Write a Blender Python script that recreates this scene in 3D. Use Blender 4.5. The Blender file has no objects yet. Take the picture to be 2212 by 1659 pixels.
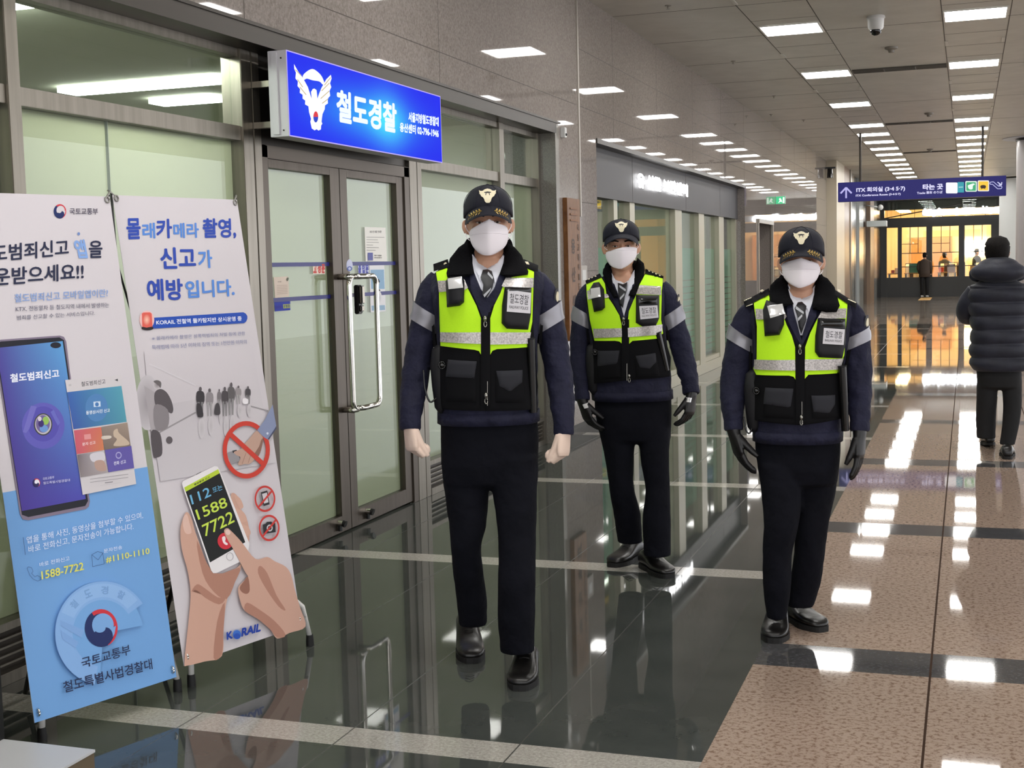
import bpy, bmesh, math, random
from mathutils import Vector, Matrix, noise
from math import sin, cos, pi, radians as rad
random.seed(4)
SC = bpy.context.scene
COL = SC.collection
# ------------------------------------------------------------------ camera
FPX = 2840.0                      # focal length in pixels of the 2212 x 1659 frame
CX, CY, EYE = 1106.0, 829.5, 1.5
YAW, PITCH, ROLL = 0.33450744, -0.0885465, -0.0253226
_f = Vector((-sin(YAW)*cos(PITCH), cos(YAW)*cos(PITCH), sin(PITCH)))
_r = _f.cross(Vector((0, 0, 1))).normalized(); _u = _r.cross(_f)
CR = cos(ROLL)*_r + sin(ROLL)*_u; CU = -sin(ROLL)*_r + cos(ROLL)*_u; CF = _f
cam = bpy.data.cameras.new('camera'); cam.sensor_width = 36; cam.lens = FPX/2212*36
cam.clip_start = 0.05; cam.clip_end = 200
camo = bpy.data.objects.new('camera', cam); COL.objects.link(camo)
M = Matrix.Identity(4)
for i in range(3):
    M[i][0] = CR[i]; M[i][1] = CU[i]; M[i][2] = -CF[i]
M[2][3] = EYE
camo.matrix_world = M
SC.camera = camo
# ------------------------------------------------------------------ world + exposure
w = bpy.data.worlds.new('world'); SC.world = w; w.use_nodes = True
w.node_tree.nodes['Background'].inputs[0].default_value = (0.94, 0.95, 0.98, 1)
w.node_tree.nodes['Background'].inputs[1].default_value = 2.6
SC.view_settings.view_transform = 'Standard'; SC.view_settings.look = 'None'
SC.view_settings.gamma = 1; SC.view_settings.use_curve_mapping = False
SC.view_settings.exposure = 0.0
PANEL_L = 31.0                    # radiance of the ceiling light panels
SC.cycles.max_bounces = 8; SC.cycles.diffuse_bounces = 4; SC.cycles.glossy_bounces = 4
SC.cycles.transparent_max_bounces = 12; SC.cycles.caustics_reflective = False
SC.cycles.sample_clamp_indirect = 4.0
# ------------------------------------------------------------------ pixels of the photo -> points in the place
def ray(x, y): return CF*FPX + CR*(x-CX) - CU*(y-CY)
O = Vector((0, 0, EYE))
def atx(x, y, X): d = ray(x, y); return O + d*(X/d.x)
def aty(x, y, Y): d = ray(x, y); return O + d*(Y/d.y)
def atz(x, y, Z=0.0): d = ray(x, y); return O + d*((Z-EYE)/d.z)
def lin(c):
    c = c/255.0
    return c/12.92 if c <= 0.04045 else ((c+0.055)/1.055)**2.4
def S(r, g, b): return (lin(r), lin(g), lin(b), 1.0)
# ------------------------------------------------------------------ materials
MATS = {}
def mat(name, col=(200, 200, 200), rough=0.5, metal=0.0, spec=0.5, emit=0.0, ecol=None, coat=0.0, sheen=0.0, alpha=1.0):
    if name in MATS: return MATS[name]
    m = bpy.data.materials.new(name); m.use_nodes = True
    b = m.node_tree.nodes['Principled BSDF']
    b.inputs['Base Color'].default_value = S(*col)
    b.inputs['Roughness'].default_value = rough; b.inputs['Metallic'].default_value = metal
    b.inputs['Specular IOR Level'].default_value = spec
    b.inputs['Coat Weight'].default_value = coat; b.inputs['Sheen Weight'].default_value = sheen
    if emit: b.inputs['Emission Color'].default_value = S(*(ecol or col)); b.inputs['Emission Strength'].default_value = emit
    MATS[name] = m
    return m
def N(m, typ, **kw):
    n = m.node_tree.nodes.new(typ)
    for k, v in kw.items(): setattr(n, k, v)
    return n
def L(m, a, b): m.node_tree.links.new(a, b)
def noisy(m, scale, c1, c2, detail=6, rough=0.6, bump=0.0, bdist=0.01, kind='noise', lo=0.35, hi=0.65, stretch=(1, 1, 1), bscale=None):
    """procedural colour variation (and optional bump) in object space"""
    b = m.node_tree.nodes['Principled BSDF']
    tc = N(m, 'ShaderNodeTexCoord'); mp = N(m, 'ShaderNodeMapping'); mp.inputs['Scale'].default_value = stretch
    L(m, tc.outputs['Object'], mp.inputs['Vector'])
    if kind == 'noise':
        t = N(m, 'ShaderNodeTexNoise'); t.inputs['Scale'].default_value = scale; t.inputs['Detail'].default_value = detail
        t.inputs['Roughness'].default_value = rough; o = t.outputs[0]
    else:
        t = N(m, 'ShaderNodeTexVoronoi'); t.inputs['Scale'].default_value = scale; o = t.outputs['Distance']
    L(m, mp.outputs[0], t.inputs['Vector'])
    cr = N(m, 'ShaderNodeValToRGB'); cr.color_ramp.elements[0].position = lo; cr.color_ramp.elements[1].position = hi
    cr.color_ramp.elements[0].color = S(*c1); cr.color_ramp.elements[1].color = S(*c2)
    L(m, o, cr.inputs[0]); L(m, cr.outputs[0], b.inputs['Base Color'])
    if bump:
        bp = N(m, 'ShaderNodeBump'); bp.inputs['Strength'].default_value = bump; bp.inputs['Distance'].default_value = bdist
        src = o
        if bscale:
            t2 = N(m, 'ShaderNodeTexNoise'); t2.inputs['Scale'].default_value = bscale; t2.inputs['Detail'].default_value = 4
            L(m, tc.outputs['Object'], t2.inputs['Vector']); src = t2.outputs[0]
        L(m, src, bp.inputs['Height']); L(m, bp.outputs[0], b.inputs['Normal'])
    return m
def attr_mat(name, rough=0.5, emit=0.0, spec=0.5):
    """colour printed per corner of the artwork mesh"""
    if name in MATS: return MATS[name]
    m = bpy.data.materials.new(name); m.use_nodes = True
    b = m.node_tree.nodes['Principled BSDF']; b.inputs['Roughness'].default_value = rough
    b.inputs['Specular IOR Level'].default_value = spec
    a = N(m, 'ShaderNodeAttribute', attribute_name='ink')
    if emit:
        b.inputs['Base Color'].default_value = (0.02, 0.02, 0.02, 1)
        L(m, a.outputs['Color'], b.inputs['Emission Color']); b.inputs['Emission Strength'].default_value = emit
    else: L(m, a.outputs['Color'], b.inputs['Base Color'])
    MATS[name] = m
    return m
def clear_glass(name, tint=(235, 245, 238), f0=0.045):
    """thin clear pane: a reflection that grows towards grazing view, the rest passes"""
    if name in MATS: return MATS[name]
    m = bpy.data.materials.new(name); m.use_nodes = True; nt = m.node_tree; nt.nodes.clear()
    o = N(m, 'ShaderNodeOutputMaterial'); mx = N(m, 'ShaderNodeMixShader'); tr = N(m, 'ShaderNodeBsdfTransparent')
    gl = N(m, 'ShaderNodeBsdfGlossy'); gl.inputs['Roughness'].default_value = 0.0; tr.inputs[0].default_value = S(*tint)
    lw = N(m, 'ShaderNodeLayerWeight'); lw.inputs[0].default_value = 0.5
    pw = N(m, 'ShaderNodeMath', operation='POWER'); pw.inputs[1].default_value = 5; ma = N(m, 'ShaderNodeMath', operation='MULTIPLY_ADD')
    ma.inputs[1].default_value = 1-f0; ma.inputs[2].default_value = f0
    L(m, lw.outputs['Facing'], pw.inputs[0]); L(m, pw.outputs[0], ma.inputs[0])
    L(m, ma.outputs[0], mx.inputs[0]); L(m, tr.outputs[0], mx.inputs[1]); L(m, gl.outputs[0], mx.inputs[2]); L(m, mx.outputs[0], o.inputs[0])
    MATS[name] = m
    return m
def frost(name, col, trans=0.6):
    if name in MATS: return MATS[name]
    m = bpy.data.materials.new(name); m.use_nodes = True; nt = m.node_tree; nt.nodes.clear()
    o = N(m, 'ShaderNodeOutputMaterial'); mx = N(m, 'ShaderNodeMixShader'); tr = N(m, 'ShaderNodeBsdfTranslucent'); di = N(m, 'ShaderNodeBsdfDiffuse')
    tr.inputs[0].default_value = S(*col); di.inputs[0].default_value = S(*col); mx.inputs[0].default_value = trans
    L(m, di.outputs[0], mx.inputs[1]); L(m, tr.outputs[0], mx.inputs[2]); L(m, mx.outputs[0], o.inputs[0])
    MATS[name] = m
    return m
# ------------------------------------------------------------------ mesh building
class MB:
    def __init__(s): s.v = []; s.f = []; s.m = []; s.c = None
    def add(s, vs, fs, mi=0):
        n = len(s.v); s.v += [Vector(p) for p in vs]
        for f in fs: s.f.append([i+n for i in f]); s.m.append(mi)
        return s
    def box(s, a, b, mi=0):
        x0, x1 = sorted((a[0], b[0])); y0, y1 = sorted((a[1], b[1])); z0, z1 = sorted((a[2], b[2]))
        return s.add([(x0,y0,z0),(x1,y0,z0),(x1,y1,z0),(x0,y1,z0),(x0,y0,z1),(x1,y0,z1),(x1,y1,z1),(x0,y1,z1)],
              [(0,3,2,1),(4,5,6,7),(0,1,5,4),(1,2,6,5),(2,3,7,6),(3,0,4,7)], mi)
    def cbox(s, c, d, mi=0): return s.box([c[i]-d[i]/2 for i in range(3)], [c[i]+d[i]/2 for i in range(3)], mi)
    def poly(s, pts, mi=0): return s.add(pts, [list(range(len(pts)))], mi)
    def loft(s, rings, mi=0, caps=(True, True), closed=True):
        n = len(rings[0]); vs = [p for r in rings for p in r]; fs = []
        for i in range(len(rings)-1):
            for j in range(n if closed else n-1):
                k = (j+1) % n
                fs.append((i*n+j, i*n+k, (i+1)*n+k, (i+1)*n+j))
        if caps[0]: fs.append(list(range(n))[::-1])
        if caps[1]: fs.append([(len(rings)-1)*n+j for j in range(n)])
        return s.add(vs, fs, mi)
    def tube(s, path, rad_, mi=0, n=12, caps=(True, True), up=None, sq=None):
        """tube along a path; rad_ = number, list of numbers or list of (a, b) half axes"""
        P = [Vector(p) for p in path]; R = rad_ if isinstance(rad_, (list, tuple)) and not (len(P) != len(rad_)) else [rad_]*len(P)
        rings = []; ref = Vector(up) if up else None
        for i, p in enumerate(P):
            t = (P[min(i+1, len(P)-1)] - P[max(i-1, 0)]).normalized()
            if ref is None:
                ref = Vector((0, 0, 1)) if abs(t.z) < 0.9 else Vector((1, 0, 0))
            a = (ref - t*ref.dot(t)).normalized(); b = t.cross(a)
            if not up: ref = a
            ra, rb = R[i] if isinstance(R[i], (list, tuple)) else (R[i], R[i])
            ring = []
            for k in range(n):
                an = 2*pi*k/n; ca, sa = cos(an), sin(an)
                if sq: ca = math.copysign(abs(ca)**(2/sq), ca); sa = math.copysign(abs(sa)**(2/sq), sa)
                ring.append(p + a*ca*ra + b*sa*rb)
            rings.append(ring)
        return s.loft(rings, mi, caps)
    def cyl(s, a, b, r, mi=0, n=20, r2=None): return s.tube([a, b], [r, r if r2 is None else r2], mi, n)
    def ball(s, c, r, mi=0, n=16, m=10):
        rr = r if isinstance(r, (list, tuple)) else (r, r, r); c = Vector(c); rings = []
        for i in range(1, m):
            th = pi*i/m
            rings.append([c+Vector((rr[0]*sin(th)*cos(2*pi*k/n), rr[1]*sin(th)*sin(2*pi*k/n), -rr[2]*cos(th))) for k in range(n)])
        b = len(s.v); s.loft(rings, mi, (False, False)); e = len(s.v)
        s.v += [c+Vector((0, 0, -rr[2])), c+Vector((0, 0, rr[2]))]
        for k in range(n):
            s.f.append([b+(k+1) % n, b+k, e]); s.m.append(mi)
            s.f.append([e-n+k, e-n+(k+1) % n, e+1]); s.m.append(mi)
        return s
    def lathe(s, c, prof, mi=0, n=32):
        c = Vector(c); return s.loft([[c+Vector((r*cos(2*pi*k/n), r*sin(2*pi*k/n), z)) for k in range(n)] for r, z in prof], mi)
W = {}
def tagp(o, label=None, cat=None, group=None, kind=None):
    if label: o['label'] = label
    if cat: o['category'] = cat
    if group: o['group'] = group
    if kind: o['kind'] = kind
    return o
def thing(name, label, cat, loc=(0, 0, 0), rotz=0.0, group=None):
    o = bpy.data.objects.new(name, None); COL.objects.link(o); o.empty_display_size = 0.1
    o.location = loc; o.rotation_euler = (0, 0, rotz)
    W[o.name] = Matrix.Translation(Vector(loc)) @ Matrix.Rotation(rotz, 4, 'Z')
    return tagp(o, label, cat, group)
def obj(name, mb, mats, parent=None, label=None, local=False, smooth=False, bevel=0.0, kind=None, cat=None, group=None, sub=0, angle=None, fix=True):
    """links the builder's mesh as ONE object; world coordinates are moved into the parent's frame unless local"""
    me = bpy.data.meshes.new(name)
    me.from_pydata([tuple(p) for p in mb.v], [], mb.f)
    for m_ in (mats if isinstance(mats, (list, tuple)) else [mats]): me.materials.append(m_)
    me.polygons.foreach_set('material_index', mb.m)
    if getattr(mb, 'c', None):
        a = me.color_attributes.new('ink', 'FLOAT_COLOR', 'POINT')
        a.data.foreach_set('color', [x for c in mb.c for x in c])
    if fix or bevel:
        b = bmesh.new(); b.from_mesh(me)
        if bevel:
            bmesh.ops.remove_doubles(b, verts=b.verts, dist=1e-6)
            es = [e for e in b.edges if len(e.link_faces) == 2 and e.calc_face_angle(0) > 0.6]
            bmesh.ops.bevel(b, geom=es, offset=bevel, segments=2, affect='EDGES', clamp_overlap=True)
        bmesh.ops.recalc_face_normals(b, faces=b.faces); b.to_mesh(me); b.free()
    if parent is not None and not local: me.transform(W[parent.name].inverted())
    o = bpy.data.objects.new(name, me); COL.objects.link(o)
    if parent is not None: o.parent = parent; W[o.name] = W[parent.name]
    else: W[o.name] = Matrix.Identity(4)
    if smooth or sub:
        me.polygons.foreach_set('use_smooth', [True]*len(me.polygons))
        if angle: me.set_sharp_from_angle(angle=angle)
    if sub:
        md = o.modifiers.new('sub', 'SUBSURF'); md.levels = sub; md.render_levels = sub
    tagp(o, label, cat, group, kind)
    return o
def recenter(o):
    """puts a parentless mesh's origin at its base centre"""
    me = o.data; xs = [v.co for v in me.vertices]
    c = Vector(((min(p.x for p in xs)+max(p.x for p in xs))/2, (min(p.y for p in xs)+max(p.y for p in xs))/2, min(p.z for p in xs)))
    me.transform(Matrix.Translation(-c)); o.location = c; W[o.name] = Matrix.Translation(c)
    return o
def struct(name, mb, mats, parent=None, **k):
    o = obj(name, mb, mats, parent, kind=None if parent else 'structure', **k)
    return o
def fuse(mb, voxel, smooth=2, dec=None):
    """one continuous skin over everything in the builder"""
    me = bpy.data.meshes.new('t'); me.from_pydata([tuple(p) for p in mb.v], [], mb.f)
    b = bmesh.new(); b.from_mesh(me); bmesh.ops.recalc_face_normals(b, faces=b.faces); b.to_mesh(me); b.free()
    o = bpy.data.objects.new('t', me); COL.objects.link(o)
    r = o.modifiers.new('r', 'REMESH'); r.mode = 'VOXEL'; r.voxel_size = voxel
    if smooth:
        s = o.modifiers.new('s', 'SMOOTH'); s.iterations = smooth; s.factor = 0.5
    if dec:
        d = o.modifiers.new('d', 'DECIMATE'); d.ratio = dec
    dg = bpy.context.evaluated_depsgraph_get(); dg.update()
    e = bpy.data.meshes.new_from_object(o.evaluated_get(dg))
    out = MB(); out.add([v.co.copy() for v in e.vertices], [list(p.vertices) for p in e.polygons])
    bpy.data.objects.remove(o); bpy.data.meshes.remove(me); bpy.data.meshes.remove(e)
    return out
# ------------------------------------------------------------------ flat artwork: 2-D shapes in layers on one plane
_fc = {}
def glyphs(txt, bold=0.0):
    """triangulated outline of a text, as 2-D points and faces"""
    k = (txt, bold)
    if k in _fc: return _fc[k]
    c = bpy.data.curves.new('t', 'FONT'); c.body = txt; c.fill_mode = 'FRONT'; c.resolution_u = 3
    o = bpy.data.objects.new('t', c); COL.objects.link(o)
    dg = bpy.context.evaluated_depsgraph_get(); dg.update()
    e = bpy.data.meshes.new_from_object(o.evaluated_get(dg))
    V = [(v.co.x, v.co.y) for v in e.vertices]; P = [list(p.vertices) for p in e.polygons]
    if bold:      # heavier strokes: the same outline set down again a little to each side
        V0, P0 = V, P; V, P = [], []
        for dx, dy in [(0, 0)]+[(bold*cos(q*pi/4), bold*sin(q*pi/4)) for q in range(8)]:
            n = len(V); V = V+[(x+dx, y+dy) for x, y in V0]; P = P+[[i+n for i in f] for f in P0]
    r = (V, P)
    bpy.data.objects.remove(o); bpy.data.curves.remove(c); bpy.data.meshes.remove(e)
    _fc[k] = r
    return r
class Art:
    """p2uv: pixel of the photo -> coordinates in metres on the plane; uv2w: those -> world, with height off the plane"""
    def __init__(s, p2uv, uv2w, step=0.0003): s.q = p2uv; s.w = uv2w; s.mb = MB(); s.mb.c = []; s.h = 0.0; s.step = step
    def _add(s, uv, fs, cols, lift=None, dz=None):
        s.h += s.step
        s.mb.add([s.w(u, v, (s.h if lift is None else lift)+(dz[i] if dz else 0)) for i, (u, v) in enumerate(uv)], fs)
        s.mb.c += cols if isinstance(cols, list) else [cols]*len(uv)
    def uvpoly(s, uv, col):
        b = bmesh.new(); vs = [b.verts.new((u, v, 0)) for u, v in uv]; 
        try: b.faces.new(vs)
        except ValueError: b.free(); return
        bmesh.ops.triangulate(b, faces=b.faces); b.verts.index_update()
        cols = [S(*c) for c in col] if isinstance(col[0], (list, tuple)) else S(*col)
        s._add(uv, [[v.index for v in f.verts] for f in b.faces], cols); b.free()
    def poly(s, px, col): s.uvpoly([s.q(*p) for p in px], col)
    def smooth(s, px, col, n=4):
        P = px; out = []
        for i in range(len(P)):
            p0, p1, p2, p3 = P[i-1], P[i], P[(i+1) % len(P)], P[(i+2) % len(P)]
            for k in range(n):
                t = k/n
                out.append(tuple(0.5*((2*p1[j])+(-p0[j]+p2[j])*t+(2*p0[j]-5*p1[j]+4*p2[j]-p3[j])*t*t+(-p0[j]+3*p1[j]-3*p2[j]+p3[j])*t**3) for j in (0, 1)))
        s.poly(out, col)
    def ell(s, c, rx, ry, col, n=32, a0=0, a1=2*pi): s.poly([(c[0]+rx*cos(a0+(a1-a0)*k/n), c[1]+ry*sin(a0+(a1-a0)*k/n)) for k in range(n + (0 if a1-a0 > 6.28 else 1))], col)
    def soft(s, c, rx, ry, col, edge, n=24):
        """fuzzy blot: colour in the middle, fading to the edge colour"""
        uv = [s.q(*c)] + [s.q(c[0]+rx*cos(2*pi*k/n), c[1]+ry*sin(2*pi*k/n)) for k in range(n)]
        s._add(uv, [[0, 1+k, 1+(k+1) % n] for k in range(n)], [S(*col)]+[S(*edge)]*n)
    def ring(s, c, r0, r1, col, n=40, a0=0, a1=2*pi):
        uv = []
        for k in range(n+1):
            a = a0+(a1-a0)*k/n
            for r in (r0, r1): uv.append(s.q(c[0]+r[0]*cos(a), c[1]+r[1]*sin(a)))
        s._add(uv, [[2*k, 2*k+1, 2*k+3, 2*k+2] for k in range(n)], S(*col))
    def line(s, pts, w, col, cap=False):
        for i in range(len(pts)-1):
            a, b = Vector(pts[i]), Vector(pts[i+1]); d = (b-a).normalized(); n = Vector((-d.y, d.x))*w/2
            s.poly([tuple(a+n), tuple(b+n), tuple(b-n), tuple(a-n)], col)
    def quadgrad(s, px4, cols, n=12):
        """px4 = TL TR BR BL, cols likewise, bilinear"""
        P = [Vector(s.q(*p)) for p in px4]; C = [Vector(S(*c)) for c in cols]; uv = []; cc = []
        for j in range(n+1):
            for i in range(n+1):
                u, v = i/n, j/n
                uv.append(tuple((P[0]*(1-u)+P[1]*u)*(1-v)+(P[3]*(1-u)+P[2]*u)*v))
                cc.append(tuple((C[0]*(1-u)+C[1]*u)*(1-v)+(C[3]*(1-u)+C[2]*u)*v))
        s._add(uv, [[j*(n+1)+i, j*(n+1)+i+1, (j+1)*(n+1)+i+1, (j+1)*(n+1)+i] for j in range(n) for i in range(n)], cc)
    def text(s, txt, bl, br, tl, col, bold=0.02, col2=None, flip=False):
        """fits the text's own box to the three corner pixels bottom-left, bottom-right, top-left"""
        vs, fs = glyphs(txt, bold)
        if not vs: return
        x0 = min(p[0] for p in vs); x1 = max(p[0] for p in vs); y0 = min(p[1] for p in vs); y1 = max(p[1] for p in vs)
        A = Vector(s.q(*bl)); X = Vector(s.q(*br))-A; Y = Vector(s.q(*tl))-A
        uv = [tuple(A+X*((p[0]-x0)/(x1-x0))+Y*((p[1]-y0)/(y1-y0))) for p in vs]
        if col2:
            a, b_ = Vector(S(*col)), Vector(S(*col2))
            cols = [tuple(a*(1-t)+b_*t) for t in [(p[1]-y0)/(y1-y0) for p in vs]]
        else: cols = S(*col)
        n0 = len(vs)//(9 if bold else 1); s._add(uv, fs, cols, dz=[(i//n0)*s.step*.09 for i in range(len(vs))])
    def build(s, name, m, parent, label=None, **k): return obj(name, s.mb, m, parent, label, fix=False, **k)
def plane_x(X, out=1):
    """artwork plane parallel to the corridor at x = X, seen from +x"""
    return (lambda px, py: (lambda p: (p.y, p.z))(atx(px, py, X))), (lambda u, v, h: Vector((X+h*out, u, v)))
def plane_y(Y):
    return (lambda px, py: (lambda p: (p.x, p.z))(aty(px, py, Y))), (lambda u, v, h: Vector((u, Y-h, v)))
# ================================================================== materials of the place
STEEL = noisy(mat('brushed_steel', (150, 143, 132), 0.32, 0.85), 30, (126, 120, 110), (140, 134, 124), stretch=(1, 1, 0.05))
DARKSTEEL = mat('dark_steel', (58, 53, 48), 0.35, 0.7)
GRAN = noisy(mat('polished_granite', (120, 110, 100), 0.025, 0, 0.6), 60, (116, 108, 102), (148, 140, 134), detail=8, rough=0.7)
GRAN2 = noisy(mat('speckled_granite', (110, 108, 100), 0.2), 220, (70, 68, 62), (150, 146, 136), detail=4, rough=0.9)
CEIL = noisy(mat('ceiling_panel', (186, 182, 172), 0.45, 0, 0.3), 3, (182, 178, 168), (192, 188, 178))
JOINT = mat('joint', (60, 54, 46), 0.7)
FDARK = noisy(mat('dark_stone_floor', (60, 62, 58), 0.03, 0, 0.32), 5, (64, 68, 65), (72, 75, 72), detail=4, rough=0.6)
FWHITE = noisy(mat('white_stone_floor', (170, 166, 158), 0.06, 0, 0.35), 90, (138, 134, 126), (192, 188, 180), detail=8, rough=0.8)
FPINK = noisy(mat('pink_granite_floor', (160, 132, 112), 0.03, 0, 0.45), 55, (126, 102, 86), (170, 150, 135), detail=3, rough=0.7, lo=0.36, hi=0.52)
FBAND = noisy(mat('dark_band_floor', (72, 72, 74), 0.05, 0, 0.3), 60, (62, 62, 64), (84, 84, 86), detail=6)
FGREY = noisy(mat('grey_stone_floor', (134, 124, 114), 0.045, 0, 0.6), 40, (124, 115, 106), (146, 137, 127), detail=6)
FJ = mat('floor_joint_dark', (60, 44, 34), 0.8, 0, 0.05); FJL = mat('floor_joint_light', (76, 76, 71), 0.3)
GLASS = clear_glass('window_glass', (244, 249, 245)); FROST = frost('frost_film', (190, 189, 165), 0.52)
WHITE = mat('white_paint', (200, 200, 198), 0.5)
INT = mat('office_wall', (222, 224, 205), 0.7)
LIGHT = mat('light_panel', (255, 250, 240), 0.5, emit=PANEL_L, ecol=(252, 250, 246))
BLACKM = mat('black_metal', (24, 24, 24), 0.4)
XW, XG, CZ = -3.24, -3.38, 3.875       # granite face, glazing face, ceiling height
Y0, Y1, YE = -7.0, 62.0, 52.0
# ================================================================== floor: cells of stone between thin joints
def build_floor():
    xs = {-3.6, 8.0, -0.75}; 
    xj = {-1.327: 'l', -1.904: 'l', -2.481: 'l', -3.058: 'l', -0.12: 'd', 0.51: 'd', 1.14: 'd', 1.77: 'd', 2.4: 'd', 3.6: 'd', 4.8: 'd'}
    jw = {}
    for x, k in xj.items():
        hw = 0.0025 if k == 'l' else 0.004
        xs |= {x-hw, x+hw}; jw[(round(x-hw, 4), round(x+hw, 4))] = k
    ys = {Y0, Y1}; bands = []
    y = 3.73 - 2.508*4
    while y < 31:
        ys |= {y-0.08, y+0.08}; bands.append((y-0.08, y+0.08, 'w'))
        b = y+1.242
        ys |= {b-0.15, b+0.145}; bands.append((b-0.15, b+0.145, 'b')); y += 2.508
    yy = 31.0
    while yy < 60: ys |= {yy, yy+0.012}; bands.append((yy, yy+0.012, 'j')); yy += 2.6
    ys |= {47.7, 47.78, 50.4, 50.46}
    xs = sorted(xs); ys = sorted(ys); mb = MB()
    MI = dict(D=0, W=1, P=2, B=3, J=4, L=5, G=6, Y=7)
    for i in range(len(xs)-1):
        for j in range(len(ys)-1):
            xm, ym = (xs[i]+xs[i+1])/2, (ys[j]+ys[j+1])/2
            k = 'D' if xm < -0.75 else 'P'
            if ym > 31: k = 'G'
            for a, b_, t in bands:
                if a < ym < b_:
                    if t == 'w' and xm < -0.75: k = 'W'
                    if t == 'b' and xm > -0.75: k = 'B'
                    if t == 'j': k = 'L'
            for (a, b_), t in jw.items():
                if a < xm < b_ and not (ym > 31 and t == 'l'): k = 'J' if t == 'd' else ('L' if ym < 31 else k)
            mb.add([(xs[i], ys[j], 0), (xs[i+1], ys[j], 0), (xs[i+1], ys[j+1], 0), (xs[i], ys[j+1], 0)], [(0, 1, 2, 3)], MI[k])
    struct('floor', mb, [FDARK, FWHITE, FPINK, FBAND, FJ, FJL, FGREY, FWHITE])
build_floor()
# guide tile leading to the shop at the far end
g = MB(); g.box((-1.62, 47.9, 0.0), (-1.22, 50.85, 0.006))
tagp(recenter(obj('tactile_strip', g, mat('tactile_yellow', (205, 160, 95), 0.5))), 'yellow guide strip on the floor ending at the far shop doors', 'floor strip')
# ================================================================== ceiling with panel joints
def build_ceiling():
    mb = MB(); mb.box((-3.6, Y0, CZ), (8, Y1, CZ+0.1), 0)
    zz = CZ-0.0015
    for x in (-2.05, -1.41, -0.25, 0.385, 1.55, 2.2):
        mb.box((x-0.004, Y0, zz), (x+0.004, Y1, CZ), 1)
    y = 12.54-1.75*11; k = 0
    while y < 60:
        for a, b_ in ((-3.24, -2.05), (-1.41, -0.25), (0.385, 1.55)):
            if k % 2 == 0 or a < -2 : mb.box((a, y-0.003, zz), (b_, y+0.003, CZ), 1)
        for a, b_ in ((-2.05, -1.41), (-0.25, 0.385)):
            for q in (y, y+0.4375*2, ): mb.box((a, q-0.002, zz), (b_, q+0.002, CZ), 1)
        y += 1.75; k += 1
    # small access brackets in the light rows
    for y in (8.8, 12.3, 15.8, 19.3, 22.9):
        for x in (-2.04, -1.43, -0.235, 0.36): mb.box((x-0.016, y-0.17, CZ-0.006), (x+0.016, y+0.17, CZ), 2)
    struct('ceiling', mb, [CEIL, JOINT, mat('ceiling_bracket', (190, 186, 176), 0.4)])
build_ceiling()
# ceiling lights: square recessed panels in rows
rows = [-3.5, 0.0, 3.5, 7.0, 10.5, 14.02, 17.58, 21.2, 24.67, 26.5, 28.28, 30.08, 31.83, 33.7, 35.45, 37.25, 39.05, 41.1, 42.9, 44.7, 46.5]
def light_proto():
    r = thing('ceiling_light', 'x', 'ceiling light')
    f = MB()
    for a, b_ in (((-0.3, -0.3), (0.3, -0.285)), ((-0.3, 0.285), (0.3, 0.3)), ((-0.3, -0.285), (-0.285, 0.285)), ((0.285, -0.285), (0.3, 0.285))):
        f.box((a[0], a[1], -0.012), (b_[0], b_[1], 0.0))
    obj('frame', f, mat('light_frame', (215, 212, 205), 0.4), r, local=True)
    p = MB(); p.box((-0.284, -0.284, -0.006), (0.284, 0.284, -0.001)); obj('diffuser', p, LIGHT, r, local=True)
    return r
lp = light_proto(); first = True
for x, side in ((-1.725, 'left'), (0.06, 'right')):
    for i, y in enumerate(rows):
        if first: r = lp; first = False
        else:
            r = lp.copy(); COL.objects.link(r)
            for c in list(lp.children): d = c.copy(); COL.objects.link(d); d.parent = r
        r.location = (x, y, CZ-0.001)
        if 5 <= i <= 17:
            o_ = ['nearest', 'second nearest', 'third nearest', 'fourth nearest', 'fifth nearest', 'sixth nearest', 'seventh nearest', 'eighth nearest', 'ninth nearest', 'tenth nearest', 'eleventh nearest', 'twelfth nearest', 'thirteenth nearest'][i-5]
            r['label'] = f'bright square ceiling panel, {o_} of the {side} row in view'
        elif i < 5: r['label'] = f'{side} row ceiling panel ' + ('far behind the viewpoint', 'over the viewpoint, lighting the patrol from the front', 'just ahead of the viewpoint, above the frame', 'above the frame over the three officers', 'nearest the top of the frame but still above it')[i]
        else: r['label'] = f'{side} row ceiling panel beyond the hanging blue sign, ' + ('first', 'middle', 'last')[i-18] + ' of the three there'
# air grilles across the ceiling
for i, (y, w_) in enumerate(((17.55, 0.3), (24.67, 0.28), (31.65, 0.28))):
    t = thing('air_grille', ['widest black slotted air grille in the ceiling nearest the camera dome', 'black slotted air grille between the fourth pair of ceiling panels', 'thin black slotted air grille farthest down the ceiling'][i], 'air grille', (-0.83, y, CZ))
    g = MB(); g.box((-1.395, y-w_/2, CZ-0.004), (-0.26, y+w_/2, CZ-0.001)); obj('grille_back', g, BLACKM, t)
    s = MB()
    for k in range(22): s.box((-1.395, y-w_/2+(k+0.2)*w_/22, CZ-0.012), (-0.26, y-w_/2+(k+0.5)*w_/22, CZ-0.004))
    for x in (-1.01, -0.63): s.box((x-0.006, y-w_/2, CZ-0.014), (x+0.006, y+w_/2, CZ-0.004))
    obj('slats', s, mat('grille_slat', (70, 64, 55), 0.5), t)
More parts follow.
